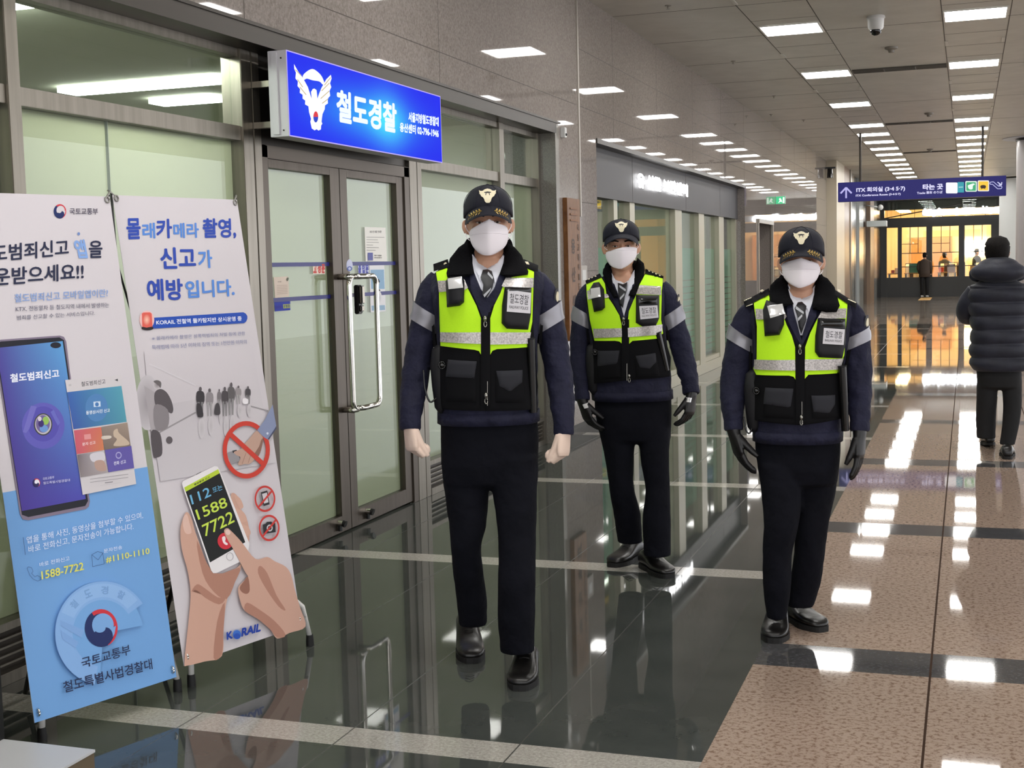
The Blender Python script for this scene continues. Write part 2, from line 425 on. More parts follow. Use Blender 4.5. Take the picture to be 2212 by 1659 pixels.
# dome camera, smoke detectors, sprinklers
t = thing('security_camera', 'white dome security camera with black lens on the ceiling', 'camera', (-0.868, 13.7, CZ))
c = MB(); c.lathe((-0.868, 13.7, CZ), [(0.0, 0), (0.085, 0), (0.09, -0.02), (0.08, -0.03), (0.075, -0.11), (0.06, -0.135), (0.0, -0.135)], n=28); obj('housing', c, WHITE, t, smooth=True, angle=0.6)
c = MB(); c.ball((-0.868, 13.7, CZ-0.14), (0.056, 0.056, 0.05)); obj('lens_dome', c, mat('black_gloss', (12, 12, 12), 0.08), t, smooth=True)
for (x, y), lb in (((-0.83, 15.77), 'small grey smoke detector on the ceiling just past the dome camera'), ((-0.62, 23.2), 'small round detector on the ceiling before the second grille'), ((-0.8, 30.9), 'small dark detector by the thin far grille')):
    t = thing('smoke_detector', lb, 'smoke detector', (x, y, CZ))
    c = MB(); c.lathe((x, y, CZ), [(0, 0), (0.075, 0), (0.07, -0.02), (0.035, -0.035), (0.03, -0.06), (0, -0.065)], n=20); obj('detector_body', c, mat('detector_grey', (120, 114, 104), 0.5), t, smooth=True, angle=0.7)
for k, (px, py) in enumerate(((1443, 12), (1584, 132), (1672, 207), (1666, 247), (1736, 259))):
    p = atz(px, py, CZ); t = thing('sprinkler', ('tiny ceiling sprinkler head nearest the top edge, above the granite wall', 'tiny ceiling sprinkler head left of the nearest left row panel', 'tiny ceiling sprinkler head left of the second left row panel', 'tiny ceiling sprinkler head just below the one left of the second panel', 'tiny ceiling sprinkler head left of the third left row panel')[k], 'sprinkler', p, group='sprinklers left of the light rows')
    c = MB(); c.lathe(p, [(0, 0), (0.03, 0), (0.03, -0.006), (0.008, -0.01), (0.008, -0.03), (0.02, -0.034), (0, -0.036)], n=14); obj('sprinkler_head', c, STEEL, t)
# ================================================================== granite wall on the left
gw = MB()
def slab(y0, y1, z0, z1, x=XW, d=0.36): gw.box((x-d, y0, z0), (x, y1, z1), 0)
slab(-7, 1.0, 0, CZ); slab(1.0, 10.65, 2.685, CZ, d=0.2); slab(10.65, 11.85, 0, CZ, d=0.5)
slab(11.85, 20.42, 2.66, CZ, d=0.2); slab(20.42, 21.75, 0, CZ, d=0.6); slab(21.75, 23.4, 2.15, CZ); slab(23.4, 32.87, 0, CZ)
# thin dark joints between the slabs
def vj(y, z0, z1): gw.box((XW-0.001, y-0.0025, z0), (XW+0.0006, y+0.0025, z1), 1)
def hj(z, y0, y1): gw.box((XW-0.001, y0, z-0.0025), (XW+0.0006, y1, z+0.0025), 1)
for y in (3.2, 5.6, 8.05): vj(y, 2.69, CZ)
for y in (12.5, 14.4, 16.4, 18.4, 20.4, 24.6, 26.6, 28.6, 30.6): vj(y, 2.67 if y < 21 else 0, CZ)
hj(2.9, 4.0, 11.2); hj(3.4, 11.3, 32.8); hj(2.9, 11.3, 32.8); hj(2.06, 11.2, 11.84); hj(1.45, 10.66, 11.84); hj(0.72, 10.66, 11.84)
hj(2.3, 23.4, 32.8); hj(1.6, 23.4, 32.8)
gw.box((XW, 10.66, 0), (XW+0.004, 11.84, 0.11), 2)
struct('wall_left', gw, [GRAN, JOINT, mat('base_granite', (44, 44, 42), 0.1)])
m_ = MB(); m_.box((XW, 11.255, 1.93), (XW+0.012, 11.285, CZ-0.04))
tagp(recenter(obj('cable_channel', m_, mat('channel_grey', (165, 158, 148), 0.35, 0.3))), 'thin grey vertical channel running up the granite pier', 'cable channel')
m_ = MB(); m_.box((-3.31, 10.652, 0.0), (XW+0.002, 10.656, 2.68)); struct('trim_2', m_, GRAN2)
# speckled reveal at the end of the glazing
m_ = MB(); m_.box((XG-0.3, 10.56, 0), (XW+0.003, 10.66, 2.685)); struct('trim_3', m_, GRAN2, bevel=0.002)
m_ = MB(); m_.box((XG-0.08, 1.0, 2.60), (XW+0.004, 10.6, 2.684)); m_.box((XW, 1.0, 2.684), (XW+0.012, 10.7, 2.70)); struct('trim_4', m_, DARKSTEEL)
# wall beyond: beige pier stepping out, then shop fronts down to the far end
XF = -3.0
m_ = MB(); m_.box((-3.6, 32.87, 0), (XF, 35.0, CZ)); struct('wall_far_pier', m_, mat('beige_panel', (178, 168, 148), 0.4))
w2 = MB()
cols = [(35.0, 36.6, 'b'), (36.6, 37.0, 'm'), (37.0, 38.6, 's'), (38.6, 40.6, 'k'), (40.6, 42.2, 's'), (42.2, 44.6, 'k'), (44.6, 46.4, 'b'), (46.4, 46.9, 'k'), (46.9, 48.6, 's'), (48.6, 52.0, 'k')]
for a, b_, k in cols: w2.box((-3.6, a, 0), (XF + {'b': 0, 's': -0.05, 'k': -0.12, 'm': 0.03}[k], b_, CZ), 'bmsk'.index(k))
struct('wall_left_far', w2, [mat('brown_panel', (120, 98, 78), 0.35), STEEL, mat('silver_panel', (160, 162, 158), 0.2, 0.6), mat('black_panel', (22, 22, 24), 0.2)])
# ================================================================== glazed office front with the double door
def bars(mb, y0, y1, z0, z1, x0=XG-0.09, x1=XG, mi=0): mb.box((x0, y0, z0), (x1, y1, z1), mi)
ZS, ZT0, ZT1, ZH = 0.20, 2.155, 2.225, 2.60
def bay(n, y0, y1, film_split=None, clear_top=True):
    """one glazed bay: frame bars, clear transom pane, frosted main pane, louvred base"""
    f = MB()
    bars(f, y0, y1, 2.56, 2.60); bars(f, y0, y1, ZT0, ZT1); bars(f, y0, y1, ZS, ZS+0.03, x1=XG+0.01); bars(f, y0, y1, 0.0, 0.045, x1=XG+0.015)
    wdw = struct(f'window_{n}', f, STEEL, bevel=0.002)
    p = MB(); p.box((XG-0.055, y0, ZT1), (XG-0.045, y1, 2.56)); obj('transom_pane', p, GLASS, wdw)
    p = MB(); p.box((XG-0.055, y0, ZS+0.03), (XG-0.045, y1, ZT0)); obj('glass_pane', p, GLASS, wdw)
    p = MB(); p.poly([(XG-0.060, y0, ZS+0.03), (XG-0.060, y1, ZS+0.03), (XG-0.060, y1, ZT0), (XG-0.060, y0, ZT0)]); obj('frost_film', p, FROST, wdw)
    if film_split: s = MB(); s.box((XG-0.057, film_split-0.002, ZS+0.03), (XG-0.044, film_split+0.002, ZT0)); obj('glass_joint', s, mat('seal', (150, 160, 150), 0.4), wdw)
    b = MB(); b.box((XG-0.09, y0, 0.045), (XG-0.03, y1, ZS), 1)
    for k in range(4): z = 0.065+k*0.032; b.box((XG-0.03, y0+0.02, z), (XG-0.008, y1-0.02, z+0.008), 0)
    obj('louvre_base', b, [STEEL, DARKSTEEL], wdw)
bay(1, 1.05, 4.08); bay(2, 4.152, 5.763, 4.75); bay(3, 8.0, 9.54); bay(4, 9.645, 10.56)
posts = MB()
for a, b_ in ((0.98, 1.05), (4.08, 4.152), (5.763, 5.86), (5.868, 5.94), (7.80, 7.92), (7.925, 8.0), (9.54, 9.645), (10.50, 10.565)): bars(posts, a, b_, 0, 2.6, x0=XG-0.1, x1=XG+0.012)
struct('trim_5', posts, STEEL, bevel=0.003)
# door surround
m_ = MB(); bars(m_, 5.94, 6.0, 0, 2.15, x1=XG+0.01); bars(m_, 7.72, 7.80, 0, 2.15, x1=XG+0.01); bars(m_, 5.94, 7.80, 2.085, 2.15, x1=XG+0.01); bars(m_, 5.94, 7.8, 2.15, 2.6, x0=XG-0.05, x1=XG-0.01, mi=1)
struct('trim_6', m_, [mat('door_frame_steel', (88, 80, 72), 0.35, 0.8), DARKSTEEL], bevel=0.003)
DS = noisy(mat('door_steel', (118, 108, 96), 0.36, 0.8), 30, (82, 74, 66), (92, 84, 76), stretch=(1, 1, 0.05))
def leaf(n, y0, y1, g0, g1):
    f = MB(); z0, z1 = 0.012, 2.083
    for a, b_, c_, d_ in ((y0, g0, z0, z1), (g1, y1, z0, z1), (g0, g1, z0, 0.105), (g0, g1, 2.04, z1)): bars(f, a, b_, c_, d_, x0=XG-0.06, x1=XG)
    d = struct(f'door_{n}', f, DS, bevel=0.002)
    p = MB(); p.box((XG-0.035, g0, 0.105), (XG-0.025, g1, 2.04)); obj('glass_pane', p, GLASS, d)
    p = MB(); p.poly([(XG-0.040, g0, 0.105), (XG-0.040, g1, 0.105), (XG-0.040, g1, 2.04), (XG-0.040, g0, 2.04)]); obj('frost_film', p, FROST, d)
    s = MB()
    for z in (1.544, 1.361): s.box((XG-0.024, g0, z-0.011), (XG-0.0225, g1, z+0.011))
    obj('blue_line', s, mat('navy_tape', (24, 28, 110), 0.4), d)
    b = MB(); yb = (g1 if n == 1 else g0) + (-0.06 if n == 1 else 0.10)
    b.cyl((XG, yb, 0.075), (XG+0.035, yb, 0.075), 0.018, 0); b.cyl((XG+0.035, yb, 0.075), (XG+0.05, yb, 0.07), 0.02, 1)
    b.cyl((XG+0.015, yb, 0.03), (XG+0.015, yb, 0.075), 0.013, 1); obj('door_stop', b, [mat('chrome', (220, 218, 212), 0.12, 1.0), BLACKM], d, smooth=True, angle=0.6)
    return d
d1 = leaf(1, 6.0, 6.82, 6.015, 6.705); d2 = leaf(2, 6.825, 7.72, 6.915, 7.615)
CHROME = mat('chrome', (220, 218, 212), 0.12, 1.0)
def handle(y, side, d, yo):
    xo = XG+0.075; m_ = MB(); pts = []
    za, zb = 0.71, 1.47
    path = [(XG, y, zb-0.01), (XG+0.04, y, zb-0.01)]
    def arc(c, a0, a1, r=0.05): return [(xo, c[0]+r*cos(a0+(a1-a0)*k/6), c[1]+r*sin(a0+(a1-a0)*k/6)) for k in range(7)]
    p = [(XG-0.001, y, zb)] + [(xo-0.03, y, zb), (xo, y+0.02*side, zb)]
    p += arc((y+side*(yo-0.05), zb-0.05), pi/2, 0 if side > 0 else pi)
    p += arc((y+side*(yo-0.05), za+0.05), 0 if side > 0 else pi, -pi/2 if side > 0 else 3*pi/2)
    p += [(xo, y+0.02*side, za), (xo-0.03, y, za), (XG-0.001, y, za)]
    m_.tube(p, 0.0165, n=14); obj('pull_handle', m_, CHROME, d, 'long chrome pull handle bent like a frame', smooth=True)
handle(6.765, -1, d1, 0.02); handle(6.865, 1, d2, 0.24)
m_ = MB(); m_.box((XG, 6.955, 1.25), (XG+0.03, 7.01, 1.42), 0); m_.box((XG+0.03, 6.965, 1.31), (XG+0.05, 7.005, 1.415), 1); m_.box((XG+0.03, 6.965, 1.265), (XG+0.045, 7.005, 1.30), 1)
obj('door_lock', m_, [mat('lock_black', (18, 18, 18), 0.3), mat('lock_silver', (165, 158, 146), 0.25, 0.8)], d2, 'black and silver digital lock', bevel=0.005)
m_ = MB(); m_.box((XG, 6.875, 1.05), (XG+0.0015, 6.9, 1.19)); m_.box((XG+0.0015, 6.882, 1.065), (XG+0.002, 6.893, 1.08), 1); m_.box((XG+0.0015, 6.882, 1.11), (XG+0.002, 6.893, 1.125), 1); m_.box((XG+0.0015, 6.882, 1.155), (XG+0.002, 6.893, 1.17), 1)
obj('door_label', m_, [mat('cream_label', (225, 215, 180), 0.5), BLACKM], d2)
# office behind the frosted glass
m_ = MB(); m_.box((-8, 0.5, -0.02), (-3.5, 10.9, 0.0)); struct('trim_7', m_, mat('office_floor', (120, 118, 110), 0.5))
m_ = MB(); m_.box((-8.1, 0.5, 0), (-8, 11, 2.75)); m_.box((-8, 0.4, 0), (-3.5, 0.5, 2.75)); m_.box((-8, 10.9, 0), (-3.75, 11.0, 2.75)); struct('wall_office', m_, INT)
m_ = MB(); m_.box((-8.1, 0.4, 2.75), (-3.45, 11, 2.8)); struct('ceiling_office', m_, mat('office_ceiling', (205, 206, 190), 0.8))
OL2 = mat('added_pane_light', (255, 255, 250), 0.5, emit=64.0, ecol=(250, 255, 245)); OL = mat('office_tube', (255, 255, 250), 0.5, emit=10.0, ecol=(250, 255, 245))  # the strong one is an unseen light added to brighten the left frosted pane
for k, (x0, x1, y) in enumerate(((-5.62, -4.42, 7.38), (-5.0, -3.9, 4.9), (-7.2, -6.2, 9.4), (-7.2, -6.2, 5.2), (-5.4, -4.4, 9.6), (-5.45, -4.95, 8.15))):
    t = thing('office_ceiling_light', ('long bright tube light seen through the clear glass above the banners', 'unseen light added to brighten the frosted pane above the banners', 'office light deep in the room behind the right frosted bays', 'office light deep in the room behind the double door', 'office light behind the rightmost frosted bay', 'short bright office light seen beside the long tube through the clear glass')[k], 'ceiling light', (x0, y, 2.75), group='lights inside the office' if k else None)
    c = MB(); c.box((x0, y-0.1, 2.71), (x1, y+0.1, 2.75)); obj('diffuser', c, OL2 if k == 1 else OL, t)
# second shop front
ZB = 2.15
m_ = MB(); m_.box((XG-0.1, 11.86, ZB), (XG+0.03, 21.1, 2.62), 0)
for y in (13.68, 16.47, 18.9): m_.box((XG+0.0295, y-0.004, ZB), (XG+0.031, y+0.004, 2.62), 1)
m_.box((XG-0.1, 11.86, 2.62), (XW+0.01, 20.44, 2.665), 2)
struct('wall_shop_fascia', m_, [mat('fascia_grey', (66, 65, 67), 0.45, 0.0, 0.25), JOINT, DARKSTEEL])
pm = MB()
for a, b_ in ((11.86, 12.0), (12.95, 13.1), (13.62, 13.84), (15.9, 16.3), (17.4, 17.78), (18.9, 19.3), (20.3, 20.5)): bars(pm, a, b_, 0, ZB, x0=XG-0.12, x1=XG+0.01)
bars(pm, 11.9, 20.5, 0, 0.14, x1=XG+0.02); bars(pm, 11.9, 20.5, 0.14, 0.2)
struct('trim_8', pm, mat('cream_aluminium', (176, 172, 152), 0.35, 0.3), bevel=0.004)
FR2 = frost('frost_green', (150, 205, 180), 0.6)
pn = [(12.0, 12.95), (13.1, 13.62), (13.84, 15.9), (16.3, 17.4), (17.78, 18.9), (19.3, 20.3)]
for k, (a, b_) in enumerate(pn):
    p = MB(); p.box((XG-0.06, a, 0.2), (XG-0.05, b_, ZB)); wd = struct(f'window_{k+5}', p, GLASS)
    q = MB()
    def fp(u0, u1, z0, z1): q.poly([(XG-0.066, u0, z0), (XG-0.066, u1, z0), (XG-0.066, u1, z1), (XG-0.066, u0, z1)])
    if k == 2: fp(a, b_, 0.2, ZB)
    elif k < 2: fp(a, b_, 0.2, 1.67)
    else:
        fp(a, b_, 1.35, 1.69)
        for i in range(14): z = 1.35-i*0.083; fp(a, b_, z-0.07, z)
        fp(a, b_, 0.2, 0.25)
    obj('frost_film', q, mat('cream_blind', (172, 168, 140), 0.6) if k == 2 else FR2, wd)
m_ = MB(); m_.box((-7.6, 11.6, 0), (-7.5, 21.2, 2.7), 0); m_.box((-7.5, 20.7, 0), (-3.9, 20.8, 2.7), 0); m_.box((-7.5, 11.2, 0), (-3.8, 11.3, 2.7), 0); m_.box((-7.6, 11.3, 2.7), (-3.45, 21.2, 2.75), 0); m_.box((-7.6, 11.3, -0.02), (-3.5, 21.2, 0), 1)
m_.box((-5.2, 14.0, 0), (-5.1, 15.5, 2.4), 2); m_.box((-5.5, 17.0, 0), (-5.4, 18.4, 2.3), 2)
struct('wall_shop_inside', m_, [mat('shop_wall', (190, 188, 168), 0.7), mat('shop_floor', (110, 106, 96), 0.4), mat('shop_cabinet', (150, 140, 118), 0.6)])
for k, (x, y) in enumerate(((-5, 13), (-5, 16.5), (-5, 19.5))):
    t = thing('shop_ceiling_light', 'bright ceiling light inside the grey fronted shop, ' + ('nearest', 'middle', 'farthest')[k] + ' of three', 'ceiling light', (x, y, 2.7), group='lights inside the grey fronted shop')
    c = MB(); c.box((x-0.5, y-0.3, 2.68), (x+0.5, y+0.3, 2.7)); obj('diffuser', c, OL, t)
# doorway further on with a white head strip
m_ = MB(); m_.box((XW-0.36, 21.75, 0), (XW-0.3, 23.4, 2.15), 0); m_.box((XW-0.02, 21.72, 2.12), (XW+0.03, 23.43, 2.19), 1); m_.box((XW-0.02, 21.7, 0), (XW+0.02, 21.76, 2.13), 1); m_.box((XW-0.02, 23.38, 0), (XW+0.02, 23.44, 2.13), 1)
struct('door_3', m_, [mat('brown_door', (96, 86, 74), 0.4), mat('door_trim', (150, 145, 135), 0.3)])
# right side of the hall (outside the frame, bounces light and shows in reflections)
# ================================================================== lit blue police sign above the door
PRINT = attr_mat('printed_ink', 0.5, spec=0.3); LITINK = attr_mat('backlit_ink', 0.4, emit=1.0, spec=0.0)
def cc(ox, oy, s): return lambda *pts: [(ox+x/s, oy+y/s) for x, y in pts]
t = thing('lightbox_sign', 'blue backlit sign box with a white eagle emblem above the double door', 'sign', (-3.22, 6.84, 2.17))
m_ = MB(); m_.box((-3.26, 5.84, 2.17), (-3.156, 7.84, 2.588), 0); m_.box((-3.24, 5.832, 2.18), (-3.205, 5.84, 2.578), 0); m_.box((-3.27, 5.86, 2.2), (-3.26, 7.82, 2.55), 1)
obj('casing', m_, [mat('casing_grey', (196, 194, 198), 0.4), DARKSTEEL], t, bevel=0.002)
m_ = MB()
for z in (2.2, 2.55): m_ = MB(); m_.cyl((-3.185, 5.8395, z), (-3.185, 5.836, z), 0.004); obj('screw', m_, DARKSTEEL, t)
for yy, zz in ((5.86, 2.42), (7.78, 2.42), (5.86, 2.22)): m_ = MB(); m_.box((-3.40, yy, zz), (-3.27, yy+.04, zz+.03)); obj('bracket', m_, STEEL, t)
q, wv = plane_x(-3.1558)
A = Art(q, wv, 0.00025)
y0, y1, z0, z1 = 5.846, 7.834, 2.176, 2.582
A._add([(5.84, 2.17), (7.84, 2.17), (7.84, 2.588), (5.84, 2.588)], [(0, 1, 2, 3)], S(190, 175, 255))
gx, gz = 60, 16; uv = []; co = []
for j in range(gz+1):
    for i in range(gx+1):
        u = i/gx; v = j/gz; uv.append((y0+(y1-y0)*u, z0+(z1-z0)*v))
        a = math.exp(-((u-0.60)/0.13)**2-((v-0.45)/0.5)**2); b_ = math.exp(-((u-0.48)/0.36)**2-((v-0.45)/0.36)**2)
        c = [22+18*b_+32*a, 36+120*b_+85*a, 240+8*b_+7*a]
        co.append(S(*[min(255, k) for k in c]))
A._add(uv, [(j*(gx+1)+i, j*(gx+1)+i+1, (j+1)*(gx+1)+i+1, (j+1)*(gx+1)+i) for j in range(gz) for i in range(gx)], co)
s_ = cc(540, 80, 4.809)
A.smooth(s_((548,400),(600,350),(650,332),(700,360),(745,410),(772,480),(755,495),(720,462),(650,450),(590,432),(558,445)), (255,255,255), 3)
A.poly(s_((455,280),(500,360),(545,420),(600,520),(625,600),(640,640),(632,570),(650,540),(668,535),(690,552),(700,640),(712,600),(740,530),(790,440),(838,392),(846,430),(830,480),(843,520),(825,560),(832,610),(806,640),(808,690),(778,710),(775,750),(752,800),(745,850),(742,880),(750,900),(738,920),(735,960),(710,972),(690,958),(670,970),(640,950),(625,880),(632,850),(612,780),(605,720),(570,700),(572,660),(545,640),(545,600),(515,580),(518,540),(492,510),(495,460),(470,430),(475,370),(458,330)), (255,255,255))
for a, b_ in (((470,340),(530,400)), ((490,440),(545,520)), ((515,520),(580,600)), ((770,500),(835,420)), ((740,560),(820,480)), ((730,640),(820,560)), ((745,690),(810,640))): A.line(s_(a, b_), 1.6, (200, 180, 130))
A.ell(s_((678,830))[0], 5.2, 12, (40, 70, 200), 24); A.ell(s_((678,830))[0], 5.2, 12, (225, 60, 70), 16, pi, 2*pi)
A.text('철도경찰', *s_((893,880),(1520,1003),(890,538)), (245, 255, 255), 0.04)
A.text('서울지방철도경찰대', *s_((1640,880),(1955,932),(1640,775)), (240, 252, 255), 0.05)
A.text('용산센터 02-796-1946', *s_((1550,985),(1955,1050),(1550,885)), (240, 252, 255), 0.05)
A.build('sign_face', attr_mat('blue_sign_ink', 0.25, emit=1.0, spec=0.0), t)
# ================================================================== hanging direction sign
YS = 26.1
t = thing('hanging_sign', 'long dark blue hanging direction sign with white arrow and lettering', 'sign', (-0.85, YS, 2.59))
m_ = MB(); m_.box((-2.357, YS, 2.585), (0.665, YS+0.14, 2.955)); obj('casing', m_, mat('navy_casing', (40, 38, 92), 0.4), t, bevel=0.004)
for x in (-1.943, 0.252): m_ = MB(); m_.cyl((x, YS+0.07, 2.955), (x, YS+0.07, CZ), 0.022); obj('hanging_rod', m_, DARKSTEEL, t, smooth=True, angle=0.8)
q, wv = plane_y(YS); A = Art(q, wv, 0.0012)
A._add([(-2.35, 2.59), (0.66, 2.59), (0.66, 2.95), (-2.35, 2.95)], [(0, 1, 2, 3)], S(38, 36, 104))
s_ = cc(1780, 340, 4.88); Wt = (225, 222, 255)
A.line(s_((233,430),(233,325)), 3.6, (190,185,240)); A.line(s_((175,380),(233,318)), 3.6, (190,185,240)); A.line(s_((291,378),(233,318)), 3.6, (190,185,240))
A.text('ITX 회의실 (3·4 5·7)', *s_((340,378),(855,358),(340,318)), Wt, 0.04)
A.text('ITX Conference Room (3·4·5·7)', *s_((335,420),(808,402),(335,392)), Wt, 0.04)
A.text('타는 곳', *s_((1040,345),(1255,338),(1040,282)), Wt, 0.05)
A.text('Tracks 乘车 のりば', *s_((980,391),(1250,381),(980,360)), Wt, 0.03)
def rr(c, x0, y0, x1, y1, col, r=12):
    pts = []
    for cx_, cy_, a in ((x1-r, y0+r, -90), (x1-r, y1-r, 0), (x0+r, y1-r, 90), (x0+r, y0+r, 180)):
        for k in range(5): an = rad(a+k*22.5); pts.append((cx_+r*cos(an), cy_+r*sin(an)))
    A.poly(c(*pts), col)
rr(s_, 1285, 265, 1408, 380, (250,250,255)); rr(s_, 1408, 260, 1476, 370, (60,160,175), 6); A.line(s_((1420,315),(1465,313)), 1.5, (200,230,235))
rr(s_, 1490, 250, 1612, 362, (225,245,230)); rr(s_, 1500, 262, 1600, 352, (70,175,120), 8); A.smooth(s_((1515,300),(1540,285),(1575,275),(1590,285),(1570,300),(1565,335),(1530,335)), (240,255,245))
rr(s_, 1620, 243, 1740, 358, (245,240,235)); rr(s_, 1629, 253, 1731, 349, (250,205,70), 8)
A.smooth(s_((1650,300),(1680,292),(1705,300),(1700,325),(1655,325)), (60,45,40)); A.line(s_((1655,335),(1700,300)), 1, (60,45,40)); A.line(s_((1655,300),(1700,335)), 1, (60,45,40))
for P in (((1752,262),(1785,258),(1840,305),(1872,303)), ((1752,285),(1775,283),(1830,332),(1868,330)), ((1872,303),(1875,318),(1868,330)), ((1752,262),(1748,275),(1752,285))): A.line(s_(*P), 1.6, (190,190,235))
A.line(s_((1828,262),(1868,290)), 2.2, (215,215,250)); A.line(s_((1874,262),(1870,292),(1842,292)), 2.2, (215,215,250))
A.build('sign_face', LITINK, t)
# ================================================================== lit lettering of the second shop
t = thing('shop_lettering', 'white glowing channel lettering on the grey shop fascia', 'sign', (XG+0.03, 15.2, 2.3))
q, wv = plane_x(XG+0.032); A = Art(q, wv, 0.02); s_ = cc(1350, 350, 14.747)
A.text('유·실물 보관센터', *s_((300,815),(1925,1125),(300,318)), (255,255,255), 0.07)
A.build('letters', attr_mat('glow_ink', 0.4, emit=6.0), t)
# small glowing plates standing in for sign reflections in the shop glass
for k, (px, col, lb) in enumerate((((1290, 1304), (230, 190, 80), 'small yellow plate standing in for a sign reflection in the shop glass beside the pier'), ((1304, 1322), (60, 170, 190), 'small teal plate standing in for a sign reflection in the shop glass beside the yellow one'))):
    a, b_ = atx(px[0], 438, XG-0.3), atx(px[1], 452, XG-0.3); m_ = MB(); m_.box((XG-0.31, a.y, b_.z), (XG-0.3, b_.y, a.z+0.0))
    tagp(recenter(obj('reflection_plate', m_, mat('plate_%s' % ('yellow', 'teal')[k], col, 0.4, emit=0.6))), lb, 'sign')
# reflection of an exit sign in the granite, built as a lit box
t = thing('exit_reflection', 'small green lit running-man box standing in for an exit sign reflection on the granite wall', 'sign', (-3.1, 23.9, 2.5))
m_ = MB(); m_.box((-3.24, 23.9, 2.5), (-3.07, 23.95, 2.64)); obj('casing', m_, WHITE, t)
q, wv = plane_y(23.9); A = Art(q, wv, 0.002); A._add([(-3.235, 2.505), (-3.075, 2.505), (-3.075, 2.635), (-3.235, 2.635)], [(0,1,2,3)], S(60, 190, 130))
A.uvpoly([(-3.20,2.52),(-3.17,2.56),(-3.185,2.59),(-3.165,2.61),(-3.15,2.6),(-3.13,2.56),(-3.12,2.52),(-3.145,2.545),(-3.165,2.535)], (235,255,240)); A.uvpoly([(-3.115,2.515),(-3.085,2.515),(-3.085,2.62),(-3.115,2.62)], (235,255,240))
A.build('sign_face', attr_mat('exit_ink', 0.4, emit=1.2), t)
# small box camera at the far corner of the granite wall
t = thing('wall_camera', 'small dark box camera at the ceiling corner where the granite ends', 'camera', (-3.1, 32.6, 3.5))
m_ = MB(); m_.box((-3.24, 32.58, 3.66), (-3.0, 32.68, 3.70)); obj('arm', m_, BLACKM, t); m_ = MB(); m_.tube([(-3.13, 32.62, 3.66), (-3.13, 32.60, 3.44)], [0.06, 0.07], n=16); obj('camera_body', m_, mat('black_gloss', (12, 12, 12), 0.08), t, smooth=True, angle=0.8)
# alarm unit at the top corner of the office front
t = thing('alarm_unit', 'tiny white alarm unit on the granite by the top corner of the glazing', 'alarm', (-3.22, 10.75, 2.58)); m_ = MB(); m_.box((-3.24, 10.72, 2.575), (-3.20, 10.78, 2.66)); obj('unit_body', m_, WHITE, t, bevel=0.004)
m_ = MB(); m_.ball((-3.2, 10.75, 2.6), 0.012); obj('unit_lens', m_, mat('black_gloss', (12, 12, 12), 0.08), t, smooth=True)
# wooden name board
t = thing('wooden_board', 'tall brown wooden board with vertical lettering on the granite pier', 'sign', (-3.22, 10.93, 0.86))
m_ = MB(); m_.box((-3.24, 10.74, 0.86), (-3.20, 11.13, 2.075))
obj('board', m_, noisy(mat('board_wood', (120, 78, 42), 0.45, 0, 0.3), 14, (92, 56, 28), (130, 88, 48), stretch=(1, 6, 0.5)), t, bevel=0.003)
A = Art(None, lambda u, v, h: Vector((-3.1995+h, u, v)), 0.0004); A.q = lambda x, y: (x, y)
for ch, z in zip('용산센터', (1.60, 1.36, 1.12, 0.93)): A.text(ch, (10.84, z), (10.95, z), (10.84, z+0.13), (60, 38, 22), 0.04)
for k, ch in enumerate('국토교통부철도경찰대'): z = 1.80-k*0.085; A.text(ch, (11.03, z), (11.08, z), (11.03, z+0.055), (70, 45, 26), 0.03)
for k in range(3): A.uvpoly([(10.82, 1.98-k*0.05), (11.04, 1.98-k*0.05), (11.04, 1.995-k*0.05), (10.82, 1.995-k*0.05)], (120, 78, 44))
A.build('lettering', PRINT, t)
# small intercom below
t = thing('intercom_box', 'small grey intercom box with a paper note on the pier beside the wooden board', 'intercom', (-3.22, 11.3, 1.3))
m_ = MB(); m_.box((-3.24, 11.16, 1.30), (-3.215, 11.38, 1.50)); obj('box_body', m_, mat('intercom_grey', (150, 142, 134), 0.4), t, bevel=0.004); m_ = MB(); m_.box((-3.2149, 11.22, 1.37), (-3.2135, 11.33, 1.46)); obj('note', m_, WHITE, t)
# ================================================================== papers and stickers on the doors
def paper(name, lb, px, cat='notice', X=XG-0.0235, base=(228, 226, 220), draw=None, th=0.0006):
    P = [atx(*p, X) for p in px]; c = sum(P, Vector())/4
    t = thing(name, lb, cat, (X, c.y, min(p.z for p in P)))
    A = Art((lambda px_, py_: (lambda p: (p.y, p.z))(atx(px_, py_, X))), (lambda u, v, h: Vector((X+h, u, v))), 0.0003)
    m_ = MB(); uv = [(p.y, p.z) for p in P]; m_.loft([[Vector((X-th, u, v)) for u, v in uv], [Vector((X, u, v)) for u, v in uv]]); obj('sheet', m_, mat('paper_%d_%d_%d' % base, base, 0.6), t)
    if draw: draw(A); A.build('print', PRINT, t)
    return t
s_ = cc(560, 380, 2.86)
def d_notice(A):
    A.text('2021년 8월 안내문', *s_((682,352),(755,352),(682,337)), (90,88,88), 0.02)
    for k, w_ in enumerate((110, 70, 75, 40, 75, 55)): y = 378+k*16; A.line(s_((662,y),(662+w_,y+1)), 1.1, (150,148,146))
    A.poly(s_((668,474),(700,474),(701,522),(669,522)), (95,100,160)); A.text('철도경찰', *s_((708,495),(754,496),(708,487)), (90,88,88)); A.text('안내센터', *s_((708,508),(754,509),(708,501)), (90,88,88))
paper('notice_sheet', 'white printed notice taped high on the right door glass', s_((650,315),(780,320),(790,528),(657,527)), draw=d_notice)
s2 = cc(590, 540, 8.193)
